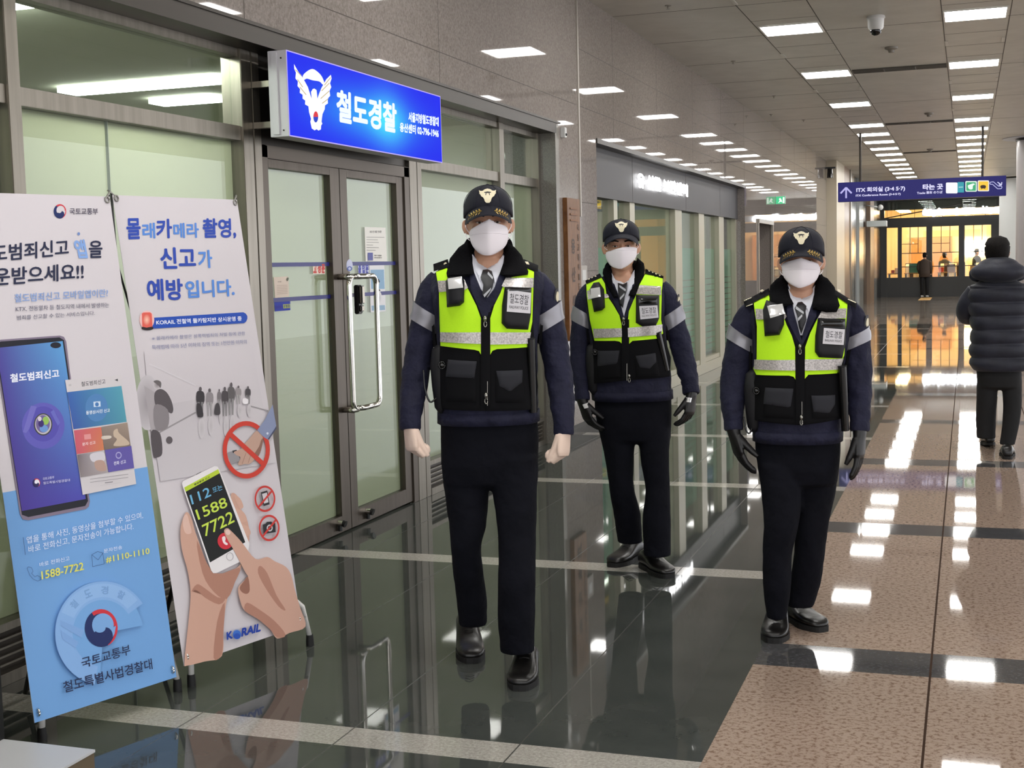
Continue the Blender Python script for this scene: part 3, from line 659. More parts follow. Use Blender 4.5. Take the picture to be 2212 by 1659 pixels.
def d_poster(A):
    A.poly(s2((1722,350),(1960,345),(1972,690),(1735,690)), (140,175,205)); A.poly(s2((1740,985),(1975,975),(1980,1060),(1745,1075)), (150,180,205))
    A.smooth(s2((1815,570),(1835,520),(1860,510),(1880,540),(1882,572)), (38,36,48), 3); A.smooth(s2((1828,575),(1872,575),(1870,630),(1850,700),(1832,640)), (215,190,175), 3)
    A.smooth(s2((1835,610),(1868,610),(1866,660),(1848,675),(1836,650)), (225,228,232), 3)
    A.poly(s2((1805,725),(1832,690),(1838,725)), (50,50,60)); A.poly(s2((1868,725),(1872,690),(1898,720)), (50,50,60)); A.soft(s2((1860,840))[0], 7, 14, (185,185,195), (226,226,228))
paper('safety_poster', 'narrow blue and white poster of a masked person on the right door', s2((1700,255),(1965,250),(1995,1085),(1725,1105)), 'poster', draw=d_poster, base=(226, 226, 230))
def d_red(A):
    for ch, x in (('고', 710), ('정', 785), ('문', 855)): A.text(ch, *s2((x,410),(x+60,410),(x,245)), (200,70,65), 0.05)
paper('door_sticker', 'white sticker with red lettering on the left door glass', s2((698,232),(922,228),(918,422),(706,424)), 'sticker', draw=d_red, base=(232, 215, 200))
def d_blue(A):
    for ch, x in (('출', 1505), ('입', 1572), ('문', 1635)): A.text(ch, *s2((x,410),(x+52,410),(x,262)), (70,75,170), 0.05)
paper('door_sticker', 'pale sticker with blue lettering on the right door glass behind the handle', s2((1498,258),(1695,252),(1690,425),(1505,420)), 'sticker', draw=d_blue, base=(205, 210, 228))
def d_pink(A):
    A.text('안내문', *s2((80,575),(145,572),(80,552)), (130,110,100)); 
    for k in range(6): A.line(s2((65,630+k*30),(250,622+k*29)), 0.8, (170,150,138))
    A.smooth(s2((230,510),(250,488),(268,495),(262,535),(240,550)), (90,95,80), 3)
paper('notice_sheet', 'cream notice sheet at the left edge of the left door glass', s2((8,480),(268,468),(285,825),(35,850)), draw=d_pink, base=(214, 198, 184))
def d_yel(A): A.poly(s2((175,965),(298,955),(298,1025),(182,1035)), (190,200,80)); A.text('방범중', *s2((185,1028),(295,1018),(185,968)), (20,40,120), 0.03); A.text('CCTV', *s2((40,1040),(160,1030),(40,990)), (60,50,150), 0.03)
paper('blue_sticker', 'bright blue sticker with a yellow corner under the cream notice', s2((20,905),(302,895),(305,1065),(32,1088)), 'sticker', draw=d_yel, base=(28, 48, 160))
X2 = XG+0.0008
def d_round(A): A.text('자동문', *s2((1320,225),(1385,225),(1320,200)), (70,80,150), 0.03); A.ell(s2((1352,272))[0], 6, 12, (196,200,226)); A.ring(s2((1352,330))[0], (3, 3), (5.5, 5), (80,100,170))
pts = [(1352+56*cos(k*pi/12), 272+108*sin(k*pi/12)) for k in range(24)]
P = [atx(*p, X2) for p in s2(*pts)]; t = thing('round_sticker', 'round pale blue sticker on the door stile above the handles', 'sticker', (X2, P[0].y, min(p.z for p in P)))
m_ = MB(); m_.loft([[p-Vector((0.0006, 0, 0)) for p in P], P]); obj('sheet', m_, mat('pale_blue', (190, 195, 222), 0.4), t); A = Art((lambda a, b_: (lambda p: (p.y, p.z))(atx(a, b_, X2))), (lambda u, v, h: Vector((X2+h, u, v)))); d_round(A); A.build('print', PRINT, t)
# ================================================================== the two X-banners
def banner(c4, lb, draw, mast):
    BL, BR, TR, TL = [Vector(p) for p in c4]; e = (BR-BL).normalized(); up = (TL-BL).normalized(); n = e.cross(up).normalized()   # n points to the viewer
    if n.dot(O-BL) < 0: n = -n
    t = thing('standing_banner', lb, 'banner', (BL+BR)/2*1.0 - Vector((0, 0, BL.z)))
    def q(px, py):
        d = ray(px, py); k = (BL-O).dot(n)/d.dot(n); p = O+d*k-BL; return (p.dot(e), p.dot(up))
    w_, h_ = (BR-BL).length, (TL-BL).length
    def wv(u, v, h): return BL+e*u+up*v+n*h
    m_ = MB(); nx, ny = 8, 16; vs = []
    for k in (0, 1):
        for j in range(ny+1):
            for i in range(nx+1): vs.append(wv(w_*i/nx, h_*j/ny, -0.0009*(1-k)-0.0003))
    fs = []; K = (nx+1)*(ny+1)
    for j in range(ny):
        for i in range(nx):
            a = j*(nx+1)+i; fs += [(a, a+1, a+nx+2, a+nx+1), (K+a, K+a+nx+1, K+a+nx+2, K+a+1)]
    for i in range(nx): fs += [(i, K+i, K+i+1, i+1), (ny*(nx+1)+i, ny*(nx+1)+i+1, K+ny*(nx+1)+i+1, K+ny*(nx+1)+i)]
    for j in range(ny): a = j*(nx+1); fs += [(a, a+nx+1, K+a+nx+1, K+a), (a+nx, K+a+nx, K+a+2*nx+1, a+2*nx+1)]
    m_.add(vs, fs); obj('sheet', m_, mat('banner_white', (208, 202, 207), 0.6), t, smooth=True, angle=0.6)
    A = Art(q, wv, 0.00012); A.h = 0.0008; A.size = (w_, h_)
    draw(A); A.build('print', PRINT, t)
    hub = (BL+BR)/2+up*0.62-n*0.13
    for side, B, T in ((0, BL, TL), (1, BR, TR)):
        s = -1 if side == 0 else 1
        foot = Vector(mast[side]); m_ = MB(); top = B+up*0.045+n*0.004+e*(-s)*0.012
        m_.tube([hub, foot*0.35+hub*0.65+Vector((0, 0, -0.03)), foot+Vector((0, 0, 0.12))+ (hub-foot)*0.06, foot+Vector((0, 0, 0.035))], [0.008, 0.009, 0.011, 0.011], 0, 10)
        lg = obj('leg', m_, mat('leg_white', (222, 220, 216), 0.35), t, smooth=True)
        f = MB(); f.tube([foot+Vector((0, 0, 0.045)), foot+Vector((0, 0, 0.02)), foot], [0.014, 0.016, 0.016], 0, 12); obj('rubber_foot', f, mat('rubber', (18, 18, 18), 0.6), lg, smooth=True, angle=0.7)
        h = MB(); h.tube([B+up*0.03+e*(-s)*0.015+n*0.012*cos(a)+up*0.012*sin(a) for a in [k*pi/5 for k in range(11)]], 0.0035, n=8); h.tube([B+up*0.03+e*(-s)*0.015+n*0.005, foot+Vector((0, 0, 0.10))+(hub-foot)*0.03], 0.004, n=8); obj('hook', h, CHROME, t, smooth=True)
        a_ = MB(); T2 = T+up*0.006-n*0.004; mid = (hub+T2)/2+e*s*0.07
        a_.tube([hub, hub*0.5+mid*0.5+e*s*0.03, mid, mid*0.45+T2*0.55+e*s*0.035, T2], [0.006, 0.005, 0.0045, 0.004, 0.004], 0, 8); obj('arm', a_, BLACKM, t, smooth=True)
        g = MB(); g.tube([T-up*0.012+e*(-s)*0.014+e*0.008*cos(a)+up*0.01*sin(a)+n*0.003 for a in [k*pi/6 for k in range(13)]], 0.003, n=8); g.tube([T-up*0.005+e*(-s)*0.014, T+up*0.02-e*(-s)*0.01-n*0.01], 0.0035, n=8); obj('hook', g, mat('hook_grey', (150, 148, 142), 0.3, 0.6), t, smooth=True)
    b = MB(); rear = (BL+BR)/2 - Vector((n.x, n.y, 0)).normalized()*0.5; rear.z = 0
    b.tube([hub, rear+Vector((0, 0, 0.02))], [0.008, 0.009], n=10); lg = obj('leg', b, BLACKM, t, smooth=True)
    b = MB(); b.ball(hub, 0.022); obj('hub', b, BLACKM, t, smooth=True)
    return t
def taegeuk(A, c, r, bg, navy=(26, 42, 96), red=(205, 50, 62), k=1.15):
    """the government mark: a navy comma with a thin red arc"""
    A.ell(c, r, r*k, navy)
    pts = []
    for i in range(21):
        a = rad(-125+i*9.5); pts.append((c[0]+r*1.0*cos(a), c[1]+r*k*sin(a)))
    for i in range(21):
        a = rad(65-i*9.5); f = 0.80-0.12*sin(i/20*pi)+0.17*(1-i/20); pts.append((c[0]+r*min(f, 0.97)*cos(a)+r*0.0, c[1]+r*k*min(f, 0.97)*sin(a)))
    A.poly(pts, red)
    A.ell((c[0]+r*0.10, c[1]-r*k*0.16), r*0.66, r*k*0.62, bg)
    A.poly([(c[0]+r*f*cos(rad(a)), c[1]+r*k*f*sin(rad(a))) for f, a in ((0.9, -8), (0.86, 20), (0.86, 45), (0.8, 62), (0.62, 50), (0.5, 10))], bg)
    A.ell((c[0]+r*0.28, c[1]+r*k*0.40), r*0.42, r*k*0.44, navy); A.ell((c[0]-r*0.12, c[1]+r*k*0.52), r*0.44, r*k*0.42, navy)
    A.ell((c[0]-r*0.10, c[1]-r*k*0.02), r*0.36, r*k*0.26, bg)
def draw1(A):
    w_, h_ = A.size; navy = (30, 36, 66); P = cc(0, 410, 5.352)
    qb = A.q(8, 1064)[1]; qb2 = A.q(314, 1009)[1]; sky = (112, 162, 218)
    A.uvpoly([(0.0, 0.0), (w_, 0.0), (w_, qb2), (0.0, qb)], sky)
    taegeuk(A, P((690,250))[0], 13.5, (208, 202, 207)); A.text('국토교통부', *P((800,288),(1128,288),(800,215)), (60,55,75), 0.01)
    A.text('철도범죄신고', (-54,570), (148,552), (-54,532), navy, 0.02); A.text('앱', *P((882,795),(1015,792),(838,575)), (130,165,222), 0.035); A.text('을', *P((1022,792),(1180,788),(1022,590)), navy, 0.02); A.ell(P((905,510))[0], 3, 3.4, (110,135,190), 16)
    A.text('다운받으세요!!', (-50,621), (180,604), (-50,582), navy, 0.02)
    A.text('철도범죄신고 모바일앱이란?', *P((162,1305),(1245,1240),(162,1205)), (135,162,212), 0.015)
    A.text('KTX, 전동열차 등 철도지역 내에서 발생하는', *P((175,1412),(1255,1362),(175,1350)), (90,90,112), 0.0); A.text('범죄를 신고할 수 있는 서비스입니다.', *P((190,1508),(1090,1450),(190,1455)), (90,90,112), 0.0)
    # phone picture
    A.poly([(-14,746),(-8,738),(0,734),(128,725),(137,728),(142,738),(150,803),(193,1083),(191,1094),(184,1100),(60,1124),(48,1122),(42,1111)], (128,116,136))
    A.poly([(-12,748),(0,738),(127,729),(137,735),(147,803),(189,1082),(183,1093),(60,1117),(46,1112)], (26,26,38))
    A.quadgrad([(-9,752),(134,737),(184,1078),(46,1104)], [(74,66,148),(92,158,214),(76,74,172),(72,54,146)])
    A.ell((119,746), 11.5, 6.5, (26,26,40)); Q = cc(0, 700, 4.367)
    A.text('철도범죄신고', *Q((92,555),(555,505),(88,472)), (235,238,250), 0.03)
    A.ell((92,920), 46, 50, (96,92,182)); A.ell((92,916), 34, 38, (84,78,172)); A.poly(Q((285,770),(340,780),(270,990),(240,1030),(210,1020)), (112,108,190)); A.poly(Q((470,830),(500,810),(560,930),(540,960)), (104,106,190))
    A.ell((91.6,917), 20, 24, (62,62,58)); A.ell((91.6,917), 17.5, 21.5, (190,184,190)); A.ell((91,916), 15, 19, (112,98,150)); A.ell((97,909), 7, 9, (150,190,90)); A.ell((93,926), 9, 8, (110,150,210)); A.ell((87,915), 6, 8, (60,40,110)); A.ell((84,905), 4, 5, (215,205,215))
    taegeuk(A, (77,1043), 8, (235,235,245), (40,35,90)); A.text('국토교통부', (90,1038), (115,1034), (90,1032), (190,190,230)); A.text('철도특별사법경찰대', (91,1047), (149,1040), (91,1041), (190,190,230))
    A.poly(Q((605,530),(1135,480),(1275,1510),(770,1612)), (208,203,206))
    A.text('철도범죄신고', *Q((757,592),(985,565),(755,547)), (60,58,66), 0.01); A.line(Q((637,575),(662,572)), 0.8, (150,150,150)); A.line(Q((638,585),(663,582)), 0.8, (150,150,150)); A.poly(Q((1070,530),(1100,518),(1102,542)), (60,60,66))
    A.quadgrad(Q((622,645),(1135,585),(1185,925),(682,995)), [(56,98,172),(86,158,178),(80,150,168),(58,88,164)]); A.ell(Q((900,790))[0], 24, 30, (80,130,185)); A.poly(Q((870,735),(935,730),(938,780),(873,785)), (205,222,238)); A.ell(Q((903,760))[0], 4, 4.5, (70,120,180)); A.text('동영상/사진 신고', *Q((800,858),(1025,832),(800,822)), (225,235,242))
    A.quadgrad(Q((685,1005),(942,973),(970,1190),(712,1230)), [(200,92,112),(206,112,92),(204,128,84),(200,88,108)]); A.poly(Q((780,1045),(842,1037),(848,1085),(785,1092)), (222,150,150)); A.text('문자 신고', *Q((765,1152),(890,1132),(763,1122)), (238,215,215))
    A.quadgrad(Q((944,972),(1190,930),(1220,1150),(972,1190)), [(142,128,120),(160,142,128),(128,112,102),(118,104,96)]); A.smooth(Q((1060,1010),(1095,990),(1110,1030),(1200,1110),(1190,1145),(1060,1150),(1090,1090),(1060,1060)), (196,176,156)); A.smooth(Q((950,1060),(1030,1055),(1030,1080),(955,1090)), (208,198,186))
    A.quadgrad(Q((715,1235),(970,1195),(1005,1400),(748,1448)), [(112,102,108),(196,190,196),(168,158,160),(140,130,132)]); A.smooth(Q((840,1230),(960,1210),(970,1290),(860,1300)), (208,204,212)); A.smooth(Q((880,1300),(960,1290),(990,1380),(900,1380)), (180,150,138))
    A.poly(Q((975,1190),(1225,1150),(1252,1360),(1010,1400)), (96,86,162)); A.ring(Q((1105,1240))[0], (4.5,5), (6.5,7.5), (170,165,210)); A.text('전화 신고', *Q((1060,1335),(1175,1315),(1058,1300)), (222,220,240))
    for y in (1440, 1470): A.line(Q((835,y+25),(1195,y-22)), 0.9, (130,128,130))
    A.line(Q((975,1500),(1050,1490)), 1.4, (110,108,110)); A.line(Q((930,1525),(1130,1498)), 0.6, (190,186,190))
    # lower blue part
    R = cc(0, 1000, 2.517); wh = (224,234,250)
    A.text('앱을 통해 사진, 동영상을 첨부할 수 있으며,', *R((137,442),(770,303),(135,402)), wh, 0.0); A.text('바로 전화신고, 문자전송이 가능합니다.', *R((147,492),(718,363),(145,452)), wh, 0.0)
    A.line(R((117,405),(129,500)), 0.9, (40,60,110))
    A.text('바로 전화신고', *R((207,566),(370,530),(205,542)), wh, 0.0); A.text('1588-7722', *R((218,634),(447,582),(215,590)), (224,220,96), 0.015)
    A.text('문자전송', *R((556,491),(656,468),(554,470)), wh, 0.0); A.text('#1110-1110', *R((568,547),(805,497),(565,511)), (224,220,96), 0.015)
    hs = R((137,575),(145,565),(162,570),(170,590),(162,600),(180,620),(192,612),(212,622),(214,635),(195,643),(170,632),(150,610),(137,575)); A.line(hs, 0.9, (60,90,140))
    ev = R((488,500),(520,482),(548,490),(555,550),(492,565),(488,500),(522,528),(548,490)); A.line(ev, 0.9, (50,80,130))
    G = cc(0, 1159, 3.16); c0 = G((690,660))[0]
    A.ring(c0, (0.0, 0.0), (86, 96), (116,166,221), a0=rad(95), a1=rad(350)); A.ring(c0, (66, 72), (104, 112), (132,174,226), a0=rad(100), a1=rad(325)); A.ring(c0, (70, 78), (100, 107), (142,182,230), a0=rad(205), a1=rad(318))
    for k, ch in enumerate('철도경찰'):
        a = rad(222+k*25); c = (c0[0]+85*cos(a), c0[1]+93*sin(a)); tx, ty = -sin(a)*8, cos(a)*8
        A.text(ch, (c[0]-tx-cos(a)*8, c[1]-ty-sin(a)*9), (c[0]+tx-cos(a)*8, c[1]+ty-sin(a)*9), (c[0]-tx+cos(a)*8, c[1]-ty+sin(a)*9), (120,160,212), 0.03)
    A.poly(G((395,570),(560,640),(540,690),(400,610)), (126,166,220)); A.poly(G((400,640),(520,720),(500,760),(410,700)), (126,166,220))
    taegeuk(A, G((675,625))[0], 35.5, (122,168,222))
    A.text('국토교통부', *R((432,1118),(697,1040),(427,1062)), (28,38,76), 0.01); A.text('철도특별사법경찰대', *R((335,1252),(817,1120),(327,1190)), (28,38,76), 0.012)
def draw2(A):
    w_, h_ = A.size; P = cc(0, 400, 2.766); D = (42,72,172); Lb = (86,136,214); W0 = (208, 202, 207)
    for txt, x0, x1, yb, yt, c in (('몰',752,838,325,198,D),('래',847,924,322,226,Lb),('카',930,1025,320,202,D),('메라',1032,1185,318,226,Lb),('촬영,',1207,1407,322,198,D)):
        A.text(txt, *P((x0+4,yb),(x1+4,yb-3),(x0,yt)), c, 0.03)
    A.text('신고', *P((960,502),(1172,497),(952,372)), D, 0.03); A.text('가', *P((1185,498),(1270,495),(1178,388)), Lb, 0.03)
    A.text('예방', *P((880,692),(1095,687),(873,560)), D, 0.03); A.text('입니다.', *P((1110,677),(1402,664),(1104,570)), Lb, 0.03)
    Q = cc(290, 650, 4.253)
    A.poly(Q((150,157),(1000,105),(1022,118),(1036,140),(1036,165),(1025,190),(1005,205),(150,257)), (32,76,176))
    A.text('KORAIL 전철역 몰카탐지반 상시운영 중', *Q((200,222),(985,183),(196,176)), (235,238,248), 0.02)
    A.ell(Q((112,175))[0], 16, 20, (236,190,188)); A.ell(Q((118,250))[0], 13, 5, (40,30,34)); A.poly(Q((66,118),(80,108),(140,106),(156,118),(164,236),(110,246),(70,238)), (222,96,84)); A.soft(Q((110,175))[0], 8, 12, (246,196,176), (224,104,90))
    g = (132,136,172)
    A.text('※ 몰래카메라 촬영은 성폭력범죄의 처벌 등에 관한', *Q((160,365),(1015,315),(158,328)), g, 0.0); A.text('특례법에 따라 5년 이하의 징역 또는 1천만원 이하의', *Q((160,450),(1030,395),(156,408)), g, 0.0); A.text('벌금에 처해집니다.', *Q((462,515),(775,487),(460,473)), g, 0.0)
    # station photograph, pale and blurred
    def left(y): return A.q(0, 0) and 0
    A.quadgrad([(310,760),(545,745),(560,840),(322,880)], [W0, W0, (206,200,205), (198,192,197)])
    A.quadgrad([(322,880),(560,840),(592,1000),(345,1040)], [(190,185,190),(205,199,204),(208,203,207),(198,193,198)])
    A.soft((318,870), 26, 60, (150,144,148), (198,193,198)); 
    A.poly(Q((85,780),(180,840),(260,1180),(150,1220)), (168,162,166)); A.line(Q((215,1215),(560,1025)), 3.4, (150,145,148)); A.line(Q((1060,968),(1225,1012)), 3, (150,145,148)); A.line(Q((130,580),(560,780)), 3, (212,207,212))
    A.smooth(Q((180,850),(230,810),(290,840),(335,920),(352,1000),(330,1035),(260,990),(190,960)), (88,82,86)); A.soft(Q((205,770))[0], 9, 11, (128,120,122), (200,195,198)); A.smooth(Q((170,740),(205,730),(240,750),(235,800),(215,780),(190,760)), (104,98,100)); A.smooth(Q((180,960),(300,1000),(300,1160),(190,1180)), (134,128,132)); A.ell(Q((315,1280))[0], 7, 8, (92,86,90)); A.smooth(Q((150,1200),(230,1220),(250,1400),(200,1440),(170,1420)), (84,78,82))
    for x, yt, yb, w__, c in ((600,790,1070,44,(58,54,58)), (685,805,1060,38,(140,134,138)), (772,810,1000,20,(120,114,118)), (822,790,1060,34,(74,68,72)), (880,750,1050,38,(96,92,94)), (945,780,950,30,(150,144,146)), (1032,785,950,28,(72,68,72))):
        h = yb-yt
        A.ell(Q((x,yt+h*0.08))[0], w__*0.3/4.25, h*0.08/4.25, (90,84,88), 14); A.smooth(Q((x-w__*.8,yt+h*.2),(x,yt+h*.13),(x+w__*.8,yt+h*.22),(x+w__*.7,yt+h*.55),(x-w__*.7,yt+h*.55)), c, 3)
        for d in (-.4, .35): A.poly(Q((x+w__*(d-.25),yt+h*.5),(x+w__*(d+.25),yt+h*.5),(x+w__*(d+.15),yb),(x+w__*(d-.15),yb)), tuple(int(v*0.5+90) for v in c))
        A.soft(Q((x+10,yb+h*.35))[0], w__*.7/4.25, h*.35/4.25, (186,181,185), (204,199,203))
    A.smooth(Q((560,950),(600,960),(620,1060),(570,1060)), (56,52,56)); A.smooth(Q((735,950),(765,950),(775,1040),(722,1040)), (70,66,70)); A.smooth(Q((985,900),(1030,905),(1028,945),(985,945)), (236,232,236))
    # prohibited filming
    A.poly([(x, y) for x, y in Q((800,1400),(835,1385),(880,1500),(845,1520))], (236,232,236)); A.poly(Q((830,1400),(920,1372),(962,1470),(870,1505)), (150,146,150)); A.poly(Q((885,1378),(925,1370),(930,1390),(890,1400)), (46,44,48))
    skin = (192,158,142)
    A.smooth(Q((1110,1195),(1170,1260),(1135,1390),(1085,1465),(1040,1500),(1000,1500),(960,1512),(938,1500),(960,1440),(925,1420),(900,1390),(960,1365),(985,1330),(1040,1270)), skin); A.line(Q((975,1500),(1010,1400)), 0.8, (140,104,92)); A.line(Q((1030,1490),(1060,1400)), 0.8, (140,104,92)); A.smooth(Q((1080,1420),(1130,1340),(1150,1280),(1170,1270),(1140,1400),(1095,1460)), (140,104,90))
    c = Q((1013,1370))[0]; A.ring(c, (42, 52), (51, 62), (204,62,48)); A.line([(491,936), (567,1005)], 10, (204,62,48))
    A.poly(Q((1112,1190),(1180,1100),(1255,955),(1272,1060),(1288,1150),(1215,1278),(1170,1252)), (136,146,178)); A.line(Q((1215,1275),(1288,1165)), 3, (70,74,100)); A.ell(Q((1207,1220))[0], 2.4, 2.6, (215,220,235), 12)
    # hand with a phone
    R = cc(0, 1000, 2.517); s1, s2_, s3 = (204,162,144), (176,128,110), (150,104,88)
    A.smooth(R((1005,268),(1030,300),(1060,400),(1150,600),(1290,560),(1345,420),(1330,300),(1290,240),(1285,190),(1262,165),(1245,175),(1255,240),(1300,330),(1310,500),(1290,600),(1225,740),(1205,900),(1195,1050),(1100,1080),(1008,1102),(992,1090),(1005,950),(1020,800),(1025,700),(1010,590),(978,470),(970,370),(985,300)), s1)
    A.smooth(R((1060,420),(1150,600),(1290,570),(1270,640),(1222,740),(1150,700),(1090,600)), s2_, 3); A.smooth(R((1210,760),(1205,900),(1195,1040),(1150,1060),(1170,860)), s2_, 3); A.smooth(R((1030,700),(1060,690),(1100,730),(1180,770),(1215,735),(1170,730),(1100,680),(1060,660)), s2_, 3)
    A.smooth(R((985,300),(1005,280),(1020,330),(1030,380),(1000,385),(985,350)), (222,186,172), 3)
    for y in (215, 290, 365): A.smooth(R((1262,y-40),(1295+(y-215)*.25,y-20),(1312+(y-215)*.25,y+25),(1290,y+30)), (210,168,150), 3)
    A.poly(R((978,112),(985,100),(1155,18),(1172,22),(1182,40),(1345,440),(1340,470),(1325,520),(1300,535),(1165,600),(1148,600),(1136,585),(985,140)), (232,228,230))
    A.poly(R((990,135),(1175,35),(1322,432),(1130,542)), (24,26,26)); A.poly(R((990,135),(1175,35),(1183,57),(998,158)), (186,210,60)); A.line(R((1055,65),(1082,50)), 1.0, (60,60,60)); A.text('불법촬영 신고', *R((1045,125),(1130,82),(1042,115)), (60,70,40))
    A.text('112', *R((1032,228),(1137,180),(1018,177)), (110,180,220), 0.01); A.text('또는', *R((1148,166),(1199,145),(1141,137)), (110,180,220), 0.01)
    A.text('1588', *R((1066,312),(1228,238),(1048,258)), (200,224,84), 0.01); A.text('7722', *R((1100,404),(1264,322),(1083,340)), (200,224,84), 0.01)
    A.ell(R((1213,425))[0], 17, 18, (206,48,62)); A.smooth(R((1195,405),(1210,400),(1214,415),(1212,428),(1226,440),(1220,448),(1205,440),(1197,425)), (240,225,228), 3)
    A.ring(R((1237,510))[0], (6.6, 7.6), (7.8, 8.8), (170,166,170))
    # pointing hand
    A.smooth(R((1205,372),(1222,356),(1245,372),(1300,430),(1375,522),(1440,512),(1480,535),(1540,565),(1570,610),(1590,690),(1620,790),(1648,890),(1560,925),(1495,955),(1455,905),(1390,850),(1318,805),(1290,740),(1282,680),(1310,645),(1335,620),(1318,590),(1255,470),(1225,420)), s1)
    A.smooth(R((1335,620),(1345,690),(1330,712),(1305,705),(1290,680),(1310,648)), s3, 3); A.smooth(R((1400,560),(1440,600),(1490,720),(1540,800),(1500,780),(1430,680),(1390,600)), s2_, 3); A.smooth(R((1318,805),(1390,850),(1455,905),(1495,950),(1540,935),(1480,860),(1400,800),(1330,760)), s2_, 3); A.smooth(R((1212,372),(1226,362),(1240,378),(1232,392),(1218,390)), (232,200,190), 3)
    for cy_, kind in (((567,1078), 'p'), ((576,1141), 'c')):
        A.ring(cy_, (19, 24), (22.5, 28.5), (200,54,48))
        if kind == 'p': A.poly([(558,1064),(572,1060),(577,1090),(564,1094)], (40,40,44)); A.poly([(560.5,1067.5),(571,1064.5),(574.5,1085.5),(565,1088.5)], (208,202,207)); A.line([(582,1061), (553,1096)], 4, (200,54,48))
        else: A.poly([(562,1134),(568,1132),(571,1128),(580,1127),(583,1130),(589,1130),(590,1150),(564,1154)], (34,34,38)); A.ring((577,1141), (4, 4.6), (6.5, 7.4), (204,199,203)); A.line([(590,1124), (562,1159)], 4, (200,54,48))
    A.text('K', (484,1383), (497,1379), (483,1366), (28,62,160), 0.05); A.text('RAIL', (515,1376), (557,1364), (517,1357), (28,62,160), 0.05); A.ell((506,1371), 9, 10, (60,110,200)); A.ell((506,1374), 7, 6, (40,80,180)); A.ring((506,1370), (8.4, 9.4), (10.2, 11), (150,160,190), a0=rad(200), a1=rad(330))
banner([(-2.807, 3.352, 0.09), (-2.631, 3.884, 0.09), (-2.86, 3.96, 1.784), (-3.036, 3.428, 1.784)], 'white and sky blue standing banner picturing a purple phone, nearest the left edge', draw1, [(-2.845, 3.43, 0.0), (-2.70, 3.99, 0.0)])
banner([(-2.641, 3.948, 0.11), (-2.481, 4.532, 0.11), (-2.73, 4.6, 1.793), (-2.889, 4.016, 1.793)], 'white standing banner showing hands with a black screened phone and red ban signs', draw2, [(-2.68, 4.05, 0.0), (-2.50, 4.63, 0.0)])
# ================================================================== black stand on a white base, cut by the left edge
t = thing('display_stand', 'black upright stand on a white topped base at the lower left corner', 'stand', (-2.9, 2.7, 0))
m_ = MB(); m_.box((-3.2, 2.2, 0.095), (-2.445, 3.175, 0.103), 0); m_.box((-3.2, 2.2, 0.0), (-2.447, 3.172, 0.095), 1); obj('base', m_, [mat('white_top', (198, 198, 200), 0.35), mat('brown_side', (104, 90, 70), 0.5)], t)
m_ = MB(); m_.box((-3.2, 3.12, 0.103), (-2.775, 3.18, 1.0)); obj('panel', m_, mat('black_gloss2', (16, 16, 16), 0.3), t, bevel=0.003)
# ================================================================== round pillars on the right
GP = mat('pillar_grey', (150, 146, 146), 0.3, 0.1)
for k, (c, r, lb) in enumerate((((1.44, 29.3), 0.5, 'round grey pillar at the right edge with a white collar at the ceiling'), ((1.62, 44.0), 0.7, 'pale grey round pillar behind the hanging sign, left of the nearer pillar'))):
    t = thing('round_pillar', lb, 'pillar', (c[0], c[1], 0))
    m_ = MB(); m_.lathe((c[0], c[1], 0), [(r, 0), (r, CZ-0.04)], n=48); obj('shaft', m_, [GP, mat('pillar_pale', (196, 198, 196), 0.4)][k], t, smooth=True, angle=0.6)
    if k == 0:
        m_ = MB(); m_.lathe((c[0], c[1], CZ-0.06), [(r-0.02, 0), (r+0.02, 0.0), (r+0.02, 0.05), (r-0.02, 0.05)], n=48); obj('dark_ring', m_, BLACKM, t, smooth=True, angle=0.6)  # black ring around the top of the shaft
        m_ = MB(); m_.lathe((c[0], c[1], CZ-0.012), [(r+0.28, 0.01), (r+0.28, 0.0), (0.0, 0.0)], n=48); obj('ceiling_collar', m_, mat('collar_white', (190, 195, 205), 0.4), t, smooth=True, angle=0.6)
# ================================================================== far shop at the end of the hall
DG = mat('shopfront_black', (40, 40, 38), 0.4); WARM = mat('warm_lamp', (255, 220, 170), 0.5, emit=42, ecol=(255, 222, 174))
YE = 52.0
m_ = MB()
m_.box((-3.6, YE, 0), (-2.99, YE+0.3, CZ)); m_.box((-2.99, YE, 0), (1.3, YE+0.1, 0.74)); m_.box((-2.99, YE-0.04, 2.62), (6, YE+0.15, 2.98))
for a, b_ in ((-2.99, -2.9), (-2.50, -2.353), (-1.47, -1.255), (-0.319, -0.108), (0.814, 1.1), (2.0, 2.2), (3.1, 3.3), (4.3, 4.5), (5.6, 6)): m_.box((a, YE-0.02, 0), (b_, YE+0.12, 2.65))
m_.box((1.3, YE, 0), (6, YE+0.1, 0.74)); m_.box((-2.99, YE, 3.62), (6, YE+0.2, CZ)); m_.box((6, YE, 0), (8.2, YE+0.3, CZ))
m_.box((-2.99, YE+.2, 3.28), (6, YE+.25, 3.62)); struct('wall_end', m_, DG)  # includes a dark sheet added behind the transom to cut the shop glow
mu = MB()
for a, b_ in ((-2.35, -1.47), (-1.25, -0.32), (-0.1, 0.81)):
    for k in (1, 2): x = a+(b_-a)*k/3; mu.box((x-0.012, YE+0.03, 1.65), (x+0.012, YE+0.06, 2.62))
    mu.box((a, YE+0.03, 1.63), (b_, YE+0.06, 1.66)); mu.box((a, YE+0.03, 1.98), (a+(b_-a)*0.67, YE+0.06, 2.0)); mu.box((a, YE+0.03, 1.12), (b_, YE+0.06, 1.15))
for k in range(10): mu.box((-2.9+k*0.5, YE+0.03, 2.98), (-2.885+k*0.5, YE+0.05, 3.62))
struct('trim_9', mu, DG)
m_ = MB(); arc = [Vector((-2.99+3.9*sin(a*pi/2/14)*1.0, YE+0.0, 2.98+0.62*sin(a*pi/2/14))) for a in range(15)]; m_.tube(arc, 0.02, n=8); struct('trim_10', m_, DG)
